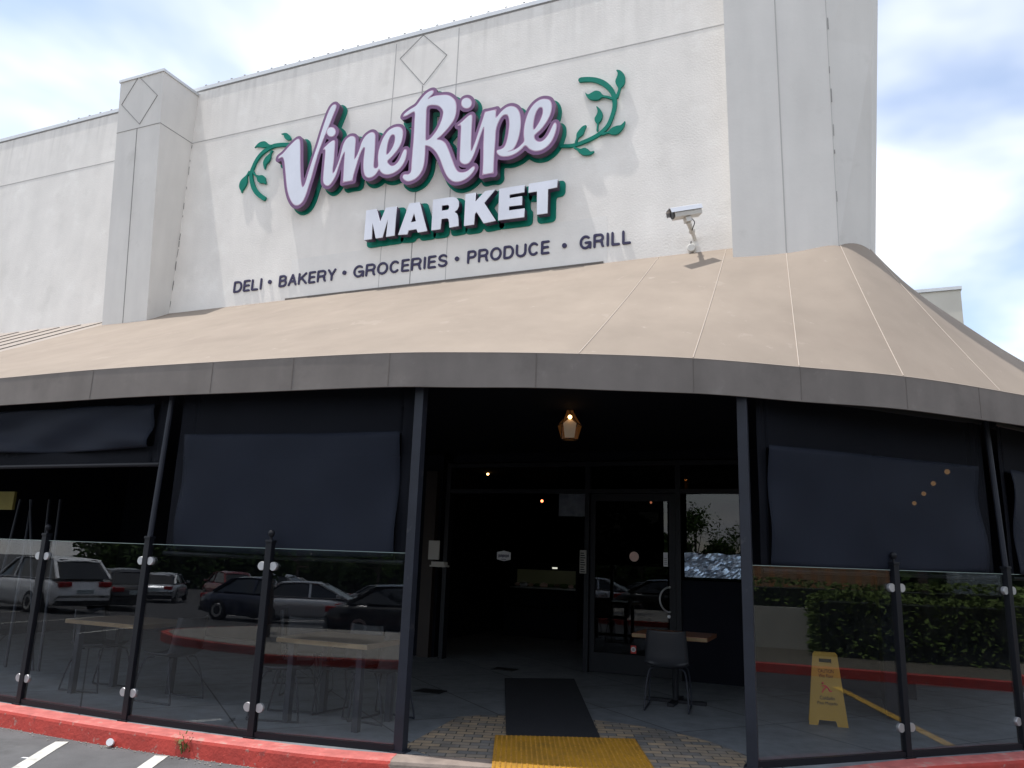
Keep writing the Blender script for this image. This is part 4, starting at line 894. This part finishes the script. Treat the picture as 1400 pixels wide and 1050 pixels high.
# wet floor sign
def wet_sign():
    t = thing('wet_floor_sign', 'yellow folding wet floor sign behind the right glass panel', 'sign', (-.27, 9.11, .146), R(4))
    for s, nm in ((-1, 'front_panel'), (1, 'rear_panel')):
        bm = BM(); tilt = .15
        out = [(-.185, 0), (-.1, 0), (-.085, .05), (.07, .05), (.085, 0), (.185, 0), (.118, .68), (.10, .70), (-.10, .70), (-.118, .68)]
        hole = [(-.06, .635), (.06, .635), (.06, .595), (-.06, .595)]
        def mp(x, z, dy): return (x, s*(.01+tilt*(.70-z)*.95) + dy, z)
        lp = [out, hole]; cu = bpy.data.curves.new(nm, 'CURVE'); cu.dimensions = '2D'; cu.fill_mode = 'BOTH'; cu.extrude = .006
        for l in lp:
            sp = cu.splines.new('POLY'); sp.points.add(len(l)-1); sp.use_cyclic_u = True
            for q, p in zip(sp.points, l): q.co = (*p, 0, 1)
        tmp = bpy.data.objects.new(nm, cu); C.objects.link(tmp); me = bpy.data.meshes.new_from_object(tmp.evaluated_get(bpy.context.evaluated_depsgraph_get())); bpy.data.objects.remove(tmp)
        for v in me.vertices: v.co = mp(v.co.x, v.co.y, -v.co.z)
        me.materials.clear(); me.materials.append(MT['wetyellow']); o = bpy.data.objects.new(nm, me); C.objects.link(o); o.parent = t
        if s == -1:
            def T(z): return Matrix.Translation((0, -(.01+tilt*(.70-z)*.95)-.0085, z)) @ Matrix.Rotation(R(90-8), 4, 'X')
            for sx, z, w, h, m in (('CAUTION', .50, .15, .034, 'black'), ('Wet Floor', .455, .14, .034, 'black'), ('Cuidado', .245, .14, .034, 'black'), ('Piso Mojado', .19, .19, .038, 'black')):
                text_mesh('lettering', sx, .05, MT[m], o, T(z), .002, .0, fitw=w, fith=h)
            bm = BM(); M4 = T(.31)
            for a, b, w in (((-.02, .07), (.012, .05), .016), ((.0, .06), (-.03, .03), .014), ((.012, .05), (.03, .015), .014), ((-.03, .03), (-.045, .0), .012), ((.03, .015), (.05, .02), .012), ((-.02, .07), (-.045, .062), .01)):
                A = M4 @ Vector((*a, 0)); B = M4 @ Vector((*b, 0)); bar(bm, A, B, .003, w, up=Vector((0, 0, 1)))
            c = M4 @ Vector((-.035, .092, 0)); bmesh.ops.create_icosphere(bm, subdivisions=1, radius=.012, matrix=Matrix.Translation(c))
            obj('falling_figure', bm, MT['red'], o)
wet_sign()
# mats, tactile pad, floor plates
bm = BM(); mt = [at_z(*p, .16) for p in ((690, 927), (785, 928), (821, 1009), (692, 1006))]; prism(bm, [(p.x, p.y) for p in mt], .1515, .162); tag(obj('floor_mat', bm, MT['rubber']), 'long black rubber mat lying on the pavers in the entrance', 'mat')
def tactile():
    q = [at_z(*p, .165) for p in ((677, 1005), (868, 1010))]; dn = (at_z(672, 1050, .165)-q[0]).normalized(); a = q[0]; b = q[1]
    t = thing('tactile_pad', 'yellow ribbed tactile warning pad at the entrance ramp', 'pad'); Lg = 1.12
    c = b+dn*Lg; d = a+dn*Lg
    bm = BM(); prism(bm, [(p.x, p.y) for p in (a, b, c, d)], .1505, .166); obj('pad_plate', bm, MT['tactile'], t)
    bm = BM(); ux = (b-a)
    for i in range(30):
        for j in range(26):
            p = a + ux*((i+.5)/30) + dn*Lg*((j+.5)/26); r = .0115
            v0 = [bm.verts.new((p.x+r*math.cos(k*math.pi/3), p.y+r*math.sin(k*math.pi/3), .1665)) for k in range(6)]; v1 = [bm.verts.new((p.x+r*.6*math.cos(k*math.pi/3), p.y+r*.6*math.sin(k*math.pi/3), .172)) for k in range(6)]
            bm.faces.new(v1)
            for k in range(6): bm.faces.new((v0[k], v0[(k+1) % 6], v1[(k+1) % 6], v1[k]))
    obj('pad_domes', bm, mat('tactile_worn', (.32, .155, .01), .7, var=.4, vscale=18), t)
tactile()
for (px, py), lb in (((588, 945), 'dark rectangular floor plate left of the black mat'), ((690, 915), 'dark floor plate in front of the doorway beyond the mat')):
    c = at_z(px, py, .15); bm = BM(); box(bm, c.x-.16, c.x+.16, c.y-.12, c.y+.12, .1475, .156); tag(obj('floor_plate', bm, MT['plate']), lb, 'floor plate', 'dark plates in the patio floor')

# pendant lamp and small bulbs
def pendant():
    y = 8.0; c = at_y(779, 583, y); t = thing('pendant_lamp', 'faceted amber pendant lamp glowing above the entrance', 'lamp', (c.x, y, c.z), math.atan2(-c.x, y))
    sc = .0078
    rings = [(3, 30), (6, 19), (18, 2), (12, -19)]; n = 5; R_v = []
    for k, (r, z) in enumerate(rings): R_v.append([Vector((r*sc*math.cos(2*math.pi*(i+(.5 if k == 2 else 0))/n - math.pi/2), r*sc*math.sin(2*math.pi*(i+(.5 if k == 2 else 0))/n - math.pi/2), z*sc)) for i in range(n)])
    bm = BM(); vv = [[bm.verts.new(p) for p in r] for r in R_v]
    for k in (0, 1, 2):
        for i in range(n):
            a, b = vv[k], vv[k+1]; bm.faces.new((a[i], a[(i+1) % n], b[(i+1) % n], b[i]))
    obj('lamp_glass', bm, MT['amber'], t)
    bm = BM()
    for k in (0, 1, 2):
        for i in range(n): tube(bm, [R_v[k][i], R_v[k+1][i]], .005, 5)
    for k in (2, 3):
        for i in range(n): tube(bm, [R_v[k][i], R_v[k][(i+1) % n]], .005, 5)
    obj('lamp_frame', bm, MT['black'], t)
    bm = BM(); pv = [Vector((-9*sc, -.125, 2*sc)), Vector((0, -.125, 9*sc)), Vector((9*sc, -.125, 2*sc)), Vector((6.5*sc, -.115, -18*sc)), Vector((-6.5*sc, -.115, -18*sc))]
    f = [bm.verts.new(p) for p in pv]; g = [bm.verts.new(p+Vector((0, .004, 0))) for p in pv]; bm.faces.new(f); bm.faces.new(g[::-1])
    for i in range(5): bm.faces.new((f[i], f[(i+1) % 5], g[(i+1) % 5], g[i]))
    obj('lamp_panel', bm, MT['panel_lit'], t)
    bm = BM(); bmesh.ops.create_uvsphere(bm, u_segments=12, v_segments=8, radius=.022, matrix=Matrix.Translation((.0, -.15, 10*sc))); obj('bulb', bm, MT['bulb'], t)
    bm = BM(); tube(bm, [(0, 0, 30*sc), (0, 0, 3.3-c.z)], .006, 6); obj('cord', bm, MT['black'], t)
pendant()
def bulb(px, py, y, m, r, label, grp):
    c = at_y(px, py, y); t = thing('hanging_bulb', label, 'bulb', c, group=grp)
    bm = BM(); bmesh.ops.create_uvsphere(bm, u_segments=10, v_segments=8, radius=r); obj('globe', bm, MT[m], t)
    bm = BM(); tube(bm, [(0, 0, r*.9), (0, 0, max(3.29-c.z, r+.05))], .006, 6); obj('cord', bm, MT['black'], t)
for (px, py, y, m, r, lb) in ((586, 662, 13, 'bulb_red', .022, 'dim orange bulb just right of the left entrance post'), (667, 648, 14, 'bulb', .025, 'bright amber bulb upper left inside the entrance'), (741, 685, 15.5, 'bulb_red', .03, 'red glowing bulb below the pendant lamp'), (890, 687, 14.5, 'bulb_red', .022, 'tiny red bulb seen through the glass door')):
    bulb(px, py, y, m, r, lb, 'small glowing bulbs inside the entrance')
for k, (px, py, y) in enumerate(((1295, 645, 10.2), (1276, 661, 11.2), (1263, 675, 11.8), (1250, 688, 12.4))):
    bulb(px, py, y, 'bulb', .03, ('highest and brightest', 'second', 'third', 'lowest')[k] + ' of four bulbs rising to the right behind the right shade', 'row of bulbs behind the right shade')
# deli case deep inside
def deli():
    a = P(688, 850, 15.2); b = P(790, 775, 15.2); cx = (a.x+b.x)/2; t = thing('deli_case', 'dim lit glass deli case deep inside the doorway', 'deli case', (cx, 15.2, .146)); w = (b.x-a.x)/2
    bm = BM(); box(bm, -w, w, 0, .9, 0, .55); obj('case_body', bm, MT['dark'], t)
    bm = BM(); box(bm, -w, w, .8, .9, .55, 1.45); box(bm, -w, -w+.04, 0, .8, .55, 1.45); box(bm, w-.04, w, 0, .8, .55, 1.45); box(bm, -w+.04, w-.04, 0, .8, 1.42, 1.45); obj('case_shell', bm, MT['dark'], t)
    bm = BM(); box(bm, -w+.05, w-.05, .55, .78, 1.0, 1.3); obj('lit_backdrop', bm, MT['caselit'], t)
    bm = BM(); box(bm, -w+.05, w-.05, .2, .7, .93, .955); obj('shelf', bm, MT['steel'], t)
    bm = BM(); box(bm, w*.2, w*.32, .25, .3, 1.34, 1.37); obj('lamp', bm, MT['caseglow'], t)
    rr = random.Random(4)
    for k in range(10):
        x = -w+.12+k*(2*w-.24)/9; bm = BM(); bmesh.ops.create_icosphere(bm, subdivisions=2, radius=rr.uniform(.05, .09), matrix=Matrix.Translation((x, .4, 1.0)) @ Matrix.Diagonal((1.2, 1, .6, 1)))
        tag(obj('food_tray', bm, MT[rr.choice(['beige', 'wood', 'leaf', 'paperwhite'])], loc=(cx, 15.2, .146)), 'small heap of food on the shelf of the lit deli case', 'food', 'food heaps in the deli case')
deli()
# a menu screen hanging inside
c = P(800, 690, 12.5); bm = BM(); box(bm, P(764, 690, 12.5).x, P(806, 690, 12.5).x, 12.5, 12.54, P(785, 706, 12.5).z, P(785, 674, 12.5).z, .004); tag(obj('hanging_board', bm, mat('board_dim', (.22, .24, .28), .3, var=.5, vscale=4)), 'dim grey picture board hanging left of the glass door top', 'board')

# litter and weed by the curb
c = at_z(150, 1022, .0); bm = BM(); lathe(bm, [(.022, 0), (.03, .07)], 14); tag(obj('paper_cup', bm, MT['paperwhite'], loc=(c.x, c.y+.02, .03), rot=(R(70), 0, R(30))), 'crumpled white paper cup lying against the red curb', 'cup')
c = at_z(38, 1036, .0); bm = BM(); box(bm, -.05, .05, -.015, .015, .003, .006); tag(obj('paper_scrap', bm, MT['paperwhite'], loc=(c.x, c.y, gz(c.y)+.002), rot=(R(-1.5), 0, .3)), 'thin white paper scrap on the asphalt beside the left stripe', 'litter')
bm = BM(); _q = random.Random(12)
for k in range(420):
    i = _q.randrange(20, i0); e = OUT[i].lerp(OUT[i+1], _q.random()) if i+1 < len(OUT) else OUT[i]; e = e + Vector((0, -abs(_q.gauss(0, .05)) - .012, 0)); r = _q.uniform(.002, .0075)
    bmesh.ops.create_icosphere(bm, subdivisions=1, radius=r, matrix=Matrix.Translation((e.x, e.y, .006+r*.5)) @ Matrix.Diagonal((_q.uniform(.7, 1.8), 1, .6, 1)))
obj('curb_grit', bm, MT['gravel'])['kind'] = 'stuff'
def weed(px, py, label, sc=1.0):
    c = at_z(px, py, 0); bm = BM(); rr = random.Random(px)
    for k in range(46):
        a = rr.uniform(0, 6.28); t = rr.uniform(.1, .55); h = rr.uniform(.06, .2)*sc; w = rr.uniform(.004, .009)*sc
        d = Vector((math.cos(a)*t, math.sin(a)*t, 1)).normalized(); s = Vector((-math.sin(a), math.cos(a), 0)); p0 = Vector((rr.uniform(-.02, .02), rr.uniform(-.02, .02), 0)); p1 = p0+d*h*.6; p2 = p0+d*h+Vector((math.cos(a), math.sin(a), -.3))*h*.3
        v = [bm.verts.new(q) for q in (p0-s*w*.4, p0+s*w*.4, p1+s*w, p1-s*w, p2)]; bm.faces.new(v[:4]); bm.faces.new((v[3], v[2], v[4]))
    for k in range(30):
        a = rr.uniform(0, 6.28); r = rr.uniform(.01, .08)*sc; z = rr.uniform(.05, .2)*sc; p = Vector((r*math.cos(a), r*math.sin(a), z)); e = [Vector((rr.uniform(-1, 1), rr.uniform(-1, 1), rr.uniform(-1, 1)))*.018*sc for _ in range(2)]
        v = [bm.verts.new(q) for q in (p-e[0], p+e[1], p+e[0], p-e[1])]; bm.faces.new(v)
    tag(obj('weed', bm, MT['weed'], loc=(c.x, c.y-.03, .0)), label, 'weed')
weed(255, 1034, 'straggly yellow green weed growing at the foot of the red curb')

# ------------------------------------------------------------------ building block behind the awning at right
bm = BM(); a = at_y(1258, 399, 25); b = at_y(1313, 393, 25)
nb = thing('rear_building', 'pale stucco building corner with thin coping behind the right end of the awning', 'building', (0, 0, 0))
box(bm, .8, b.x, 25, 32, 0, 9.78); obj('wall', bm, mat('rear_stucco', (.60, .57, .50), .85, var=.06, vscale=1), nb)
bm = BM(); box(bm, .75, b.x+.03, 24.95, 32.05, 9.782, 9.88); obj('coping', bm, MT['coping'], nb)

# ------------------------------------------------------------------ the car park that the glass mirrors
def car(label, col, loc, head, kind='sedan', metal=.3):
    paint = mat('car_paint', col, .3, metal=metal, coat=.6); t = thing('parked_car', label, 'car', (loc[0], loc[1], gz(loc[1])), head, group='cars parked in the lot behind the viewer')
    tall = {'sedan': 1.43, 'suv': 1.70}[kind]; L = {'sedan': 4.7, 'suv': 4.55}[kind]; w = .91
    belt = .92 if kind == 'sedan' else 1.05
    sec = [(-L/2, .42, .66, .78), (-L/2+.12, .26, belt-.08, .86), (-L/2+.6, .22, belt+.02, .90), (-.4, .2, belt+.02, .91), (.75, .2, belt, .91), (1.5, .2, belt-.10, .90), (L/2-.25, .24, belt-.24, .84), (L/2, .4, .62, .70)]
    bm = BM(); rings = []
    for x, zb, zt, hw in sec:
        pts = [(-hw*.9, zb), (-hw, zb+.16), (-hw, zt-.16), (-hw*.93, zt-.04), (-hw*.7, zt), (hw*.7, zt), (hw*.93, zt-.04), (hw, zt-.16), (hw, zb+.16), (hw*.9, zb)]
        rings.append([bm.verts.new((x, y, z)) for y, z in pts])
    for a, b in zip(rings, rings[1:]):
        for k in range(10): bm.faces.new((a[k], a[(k+1) % 10], b[(k+1) % 10], b[k]))
    bm.faces.new(rings[0][::-1]); bm.faces.new(rings[-1]); obj('body', bm, paint, t, smooth=True)
    cab = [(-L/2+(.55 if kind == 'sedan' else .12), belt, belt+.02, .80), (-L/2+(1.2 if kind == 'sedan' else .72), belt, tall-.05, .66), (-.3, belt, tall, .68), (.35, belt, tall-.04, .67), (1.35, belt-.06, belt-.03, .78)]
    bm = BM(); rr_ = []
    for x, zb, zt, hw in cab: rr_.append([bm.verts.new((x, y, z)) for y, z in ((-.84, zb), (-hw, max(zt-.06, zb+.005)), (-hw*.85, zt), (hw*.85, zt), (hw, max(zt-.06, zb+.005)), (.84, zb))])
    for a, b in zip(rr_, rr_[1:]):
        for k in range(5): bm.faces.new((a[k], a[k+1], b[k+1], b[k]))
    bm.faces.new(rr_[0][::-1]); bm.faces.new(rr_[-1]); obj('window_glass', bm, MT['carglass'], t)
    bm = BM(); x0 = cab[1][0]; x1 = cab[3][0]; pr = [(x0-.1, tall-.10), (x0+.1, tall-.015), (-.3, tall+.02), (x1-.1, tall), (x1+.1, tall-.07)]; rows = [[bm.verts.new((x, y*.62, z+(.012 if abs(y) < .5 else -.02))) for y in (-1.08, -.9, -.4, .4, .9, 1.08)] for x, z in pr]
    for a, b in zip(rows, rows[1:]):
        for k in range(5): bm.faces.new((a[k], a[k+1], b[k+1], b[k]))
    ro = obj('roof', bm, paint, t); so = ro.modifiers.new('t', 'SOLIDIFY'); so.thickness = .03
    bm = BM()
    for s in (-1, 1):
        bar(bm, (x0+.1, s*.69, tall-.07), (cab[0][0]+.05, s*.82, belt+.02), .09, .06); bar(bm, (x1, s*.69, tall-.07), (1.33, s*.80, belt-.02), .06, .05); bar(bm, (0, s*.70, tall-.06), (.02, s*.845, belt), .08, .03)
        bar(bm, (x0-.1, s*.845, belt+.022), (1.3, s*.845, belt-.0), .02, .025)
    obj('pillar', bm, paint, t)
    for sx in (-L/2+.95, L/2-.9):
        for s in (-1, 1):
            bm = BM(); lathe(bm, [(.26, -.11), (.335, -.1), (.345, 0), (.335, .1), (.26, .11)], 22); wl = obj('wheel', bm, MT['tyre'], t, loc=(sx, s*.83, .345), rot=(R(90), 0, 0))
            bm = BM(); lathe(bm, [(.24, .08), (.22, .118), (.05, .10)] if s < 0 else [(.05, -.10), (.22, -.118), (.24, -.08)], 18); obj('rim', bm, MT['rim'], wl)
    for s in (-1, 1):
        bm = BM(); box(bm, -L/2-.005, -L/2+.3, s*.62-.19, s*.62+.19, belt-.22, belt-.07, .03); obj('tail_lamp', bm, MT['lampred'], t)
        bm = BM(); box(bm, L/2-.42, L/2-.1, s*.58-.18, s*.58+.18, .60, .72, .03); obj('headlight', bm, MT['chrome'], t)
        bm = BM(); box(bm, .95, 1.12, s*.99-.07, s*.99+.07, belt+.0, belt+.13, .03); obj('wing_mirror', bm, paint, t)
    bm = BM(); box(bm, -L/2-.02, -L/2+.01, -.26, .26, .62, .75); obj('number_plate', bm, MT['bluewall'], t)
    bm = BM(); box(bm, -L/2-.01, -L/2+.25, -.82, .82, .28, .42, .02); box(bm, L/2-.3, L/2-.0, -.74, .74, .28, .42, .02); obj('bumper', bm, MT['tyre'], t)
car('white crossover with dark rear window mirrored in the left glass panel', (.88, .89, .92), (-24.4, -7.2), R(192), 'suv', 0)
car('black coupe parked beyond the white crossover', (.012, .012, .014), (-25.2, -10.6), R(207))
car('silver saloon seen from behind beyond the black coupe', (.5, .52, .55), (-29.5, -22.5), R(240), 'sedan', .7)
car('dark red crossover parked behind the silver saloon', (.22, .012, .016), (-32, -31), R(215), 'suv')
car('white saloon half hidden behind the navy saloon', (.75, .75, .77), (-25.5, -30), R(200), 'sedan', 0)
car('navy blue saloon parked side on behind the planted island', (.012, .018, .05), (-16.2, -11.9), R(8))
car('long silver crossover with chrome window line side on in the lot', (.42, .44, .48), (-14.6, -21.5), R(-4), 'suv', .7)
car('pale silver saloon to the right of the chrome lined crossover', (.62, .64, .68), (-11.2, -15.6), R(-8), 'sedan', .7)
car('black saloon side on beyond the island, mirrored in the glass door', (.01, .011, .014), (-6.3, -9.6), R(-5))
car('white hatchback at the back of the lot', (.72, .72, .74), (-20, -38), R(10), 'suv', 0)
car('grey saloon at the back of the lot beside the white hatchback', (.2, .21, .23), (-13.5, -37), R(10))
for k in range(5): stripe('stall_line', (-19.5+k*3.1, -13.5), (-17.6+k*3.1, -19.5), .11, MT['paint'])
for k in range(4): stripe('stall_line', (-24.5+k*2.9, -1.6), (-26.8+k*2.9, -6.6), .11, MT['paint'])
car('white pickup sized crossover half way back beside the chrome lined one', (.8, .8, .82), (-19.5, -25.5), R(-6), 'suv', 0)
car('charcoal saloon between the two silver cars', (.05, .052, .058), (-11.8, -29), R(170), 'sedan', .5)
car('white saloon behind the pale silver one', (.78, .78, .8), (-5.5, -29.5), R(-12), 'sedan', 0)
car('blue grey crossover at the right end of the second row', (.10, .13, .18), (-2.5, -25), R(-8), 'suv', .5)
car('silver crossover in the back row behind the red crossover', (.5, .51, .53), (-37, -38), R(205), 'suv', .6)
car('black saloon in the back row beside the silver crossover', (.015, .015, .017), (-30, -40), R(20))
# planted island with red curb
isl = [(-13.3, -3.9), (-12.6, -2.7), (-11, -2.0), (-9.7, -1.75), (-7.2, -1.6), (-5.0, -1.65), (-3.4, -2.0), (-2.6, -3.0), (-3.2, -5.6), (-5, -7), (-9, -7.2), (-12, -6.2)]
ic = cat([Vector((*p, 0)) for p in isl], 5, True)
bm = BM(); prism(bm, [(p.x, p.y) for p in ic], -.5, gz(-2)+.15); struct(obj('island_curb', bm, MT['redcurb']))
bm = BM(); cen = Vector((-8.1, -4.2, 0)); prism(bm, [tuple((cen+(p-cen)*.965)[:2]) for p in ic], -.4, gz(-2)+.162); struct(obj('island_gravel', bm, MT['gravel']))
# foliage
def leafcloud(bm, n, f, size, seed):
    rr = random.Random(seed)
    for k in range(n):
        p = f(rr); a = Vector((rr.gauss(0, 1), rr.gauss(0, 1), rr.gauss(0, .6))).normalized(); b = a.cross(Vector((rr.gauss(0, 1), rr.gauss(0, 1), rr.gauss(0, 1)))).normalized(); s = size*rr.uniform(.6, 1.3)
        v = [bm.verts.new(q) for q in (p-a*s, p-b*s*.45, p+a*s, p+b*s*.45)]; bm.faces.new(v)
def hedge(x0, x1, y0, y1, z0, h, label, n, m='leaf2'):
    bm = BM()
    def f(rr):
        u = [rr.random(), rr.random(), rr.random()]; k = rr.random()
        if k < .35: u[0] = rr.choice([0, 0, 1]) + rr.uniform(-.04, .04)
        elif k < .6: u[2] = 1 + rr.uniform(-.06, .05)
        elif k < .8: u[1] = rr.choice([0, 1]) + rr.uniform(-.01, .01)
        return Vector((x0+(x1-x0)*u[0] + .05*math.sin(u[1]*30), y0+(y1-y0)*u[1], z0+h*u[2]*(1+.04*math.sin(u[1]*23))))
    leafcloud(bm, n, f, .06, int(x0*10)); o = obj('foliage', bm, MT['hedge'], recalc=False)
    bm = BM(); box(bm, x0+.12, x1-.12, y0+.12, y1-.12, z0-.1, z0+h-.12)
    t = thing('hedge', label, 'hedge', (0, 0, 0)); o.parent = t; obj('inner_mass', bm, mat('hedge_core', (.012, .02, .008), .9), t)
hedge(9.2, 10.6, 6.4, 19, .1, 1.15, 'clipped dark green hedge mirrored in the right glass panels', 9000)
hedge(11.2, 13.0, 4, 20, .3, 1.15, 'taller lighter hedge standing behind the clipped hedge', 8000, 'leaf')
bm = BM(); box(bm, 7.0, 7.25, -12, 30, -.7, .14); struct(obj('verge_curb', bm, MT['redcurb']))
bm = BM(); box(bm, 7.25, 40, -12, 40, -.7, .12); struct(obj('verge_soil', bm, mat('soil', (.11, .10, .075), .95, var=.4, vscale=12, bump=.5, bscale=30)))
bm = BM(); box(bm, 10.4, 10.65, -6, 6.2, .0, .95); tag(obj('low_wall', bm, MT['wallgrey']), 'low grey concrete wall ending at the clipped hedge', 'wall')
bm = BM(); box(bm, 24, 30, .5, 7.8, 0, 3.4); tag(obj('brick_building', bm, MT['brickorange']), 'low orange brick building far beyond the hedges', 'building')
bm = BM(); box(bm, 22, 24, 9.5, 14.5, 0, 3.2); tag(obj('plain_building', bm, MT['bluewall']), 'plain pale blue grey building behind the trees at right', 'building')
def tree(x, y, h, r, label, seed, proto=None, cls='leaf'):
    t = thing('broadleaf_tree', label, 'tree', (x, y, gz(y) if y < 5 and x < 7 else .1), group='trees round the car park')
    rr = random.Random(seed); bm = BM()
    tube(bm, cat([(0, 0, -.2), (.05, .03, h*.25), (-.05, .08, h*.5), (.05, 0, h*.8)], 4), [max(.17*(1-k/16), .03)*h/7 for k in range(13)], 8)
    cl = []
    for k in range(15):
        a = rr.uniform(0, 6.28); q = rr.uniform(.2, 1)*r; z = h*rr.uniform(.42, .98); q *= 1-.5*max(0, z/h-.7)/.3; cl.append((Vector((q*math.cos(a), q*math.sin(a), z)), r*rr.uniform(.28, .5)))
        tube(bm, [(0, 0, h*.3+k*.02*h), cl[-1][0]*.5+Vector((0, 0, h*.2)), cl[-1][0]], [.05*h/7, .035*h/7, .012], 5)
    obj('trunk', bm, MT['bark'], t)
    bm = BM()
    def f(q):
        c, s = q.choice(cl); d = Vector((q.gauss(0, 1), q.gauss(0, 1), q.gauss(0, .75))).normalized(); return c + d*s*q.uniform(.35, 1)
    leafcloud(bm, 2600, f, .15*h/7, seed); obj('crown', bm, MT[cls], t, recalc=False)
    return t
t0 = tree(-8.6, -4.6, 4.2, 1.4, 'small tree growing in the red edged island', 11, cls='leaf2')
tA = tree(-34, -52, 8, 3.6, 'first broad tree in the row at the back of the car park', 21)
dk = tree(19, 18, 7.5, 3.2, 'dark leafy tree behind the hedges at right', 31, cls='leaf2')
bm = BM()
def _belt(rr):
    x = rr.uniform(-90, 45); h = 5.5 + 1.8*math.sin(x*.21) + 1.3*math.sin(x*.53+1) + .8*math.sin(x*1.3); return Vector((x, -62 + rr.uniform(-4, 4) + 6*math.sin(x*.07), -1.9 + h*rr.random()**.8))
leafcloud(bm, 26000, _belt, .40, 77); leafcloud(bm, 9000, lambda q: _belt(q)+Vector((0, -5, -.6)), 1.1, 79); o = obj('far_treeline', bm, MT['leaf2'], recalc=False); o['kind'] = 'stuff'
bm = BM()
def _belt2(rr): return Vector((46 + rr.uniform(-3, 3), rr.uniform(-60, 45), (5.5 + 1.6*math.sin(rr.random()*60))*rr.random()**.8))
leafcloud(bm, 14000, _belt2, .45, 78); leafcloud(bm, 6000, lambda q: _belt2(q)+Vector((5, 0, -.4)), 1.1, 80); o = obj('side_treeline', bm, MT['leaf2'], recalc=False); o['kind'] = 'stuff'
ords = ['second', 'third', 'fourth', 'fifth', 'sixth', 'seventh', 'eighth', 'ninth', 'tenth', 'eleventh', 'twelfth']
for k in range(11):
    x = -27 + k*6.3 + rnd.uniform(-1.5, 1.5); y = -54 + rnd.uniform(-5, 4)
    o = dup(tA, '%s broad tree from the left in the row at the back of the car park' % ords[k], (x, y, gz(y)), rnd.uniform(0, 6)); s = rnd.uniform(.8, 1.3); o.scale = (s, s, s)
for k, (x, y) in enumerate(((15, -2.5), (17, 22), (20, 8.6), (13, -5), (12, -14), (11, -24))):
    o = dup(dk, ('dark leafy tree beside the low concrete wall', 'dark leafy tree past the far end of the clipped hedge', 'dark leafy tree in front of the plain pale building', 'dark leafy tree at the near end of the low wall', 'dark leafy tree on the verge beside the car park', 'dark leafy tree furthest down the verge')[k], (x, y, .1), rnd.uniform(0, 6)); s = rnd.uniform(.85, 1.2); o.scale = (s, s, s)
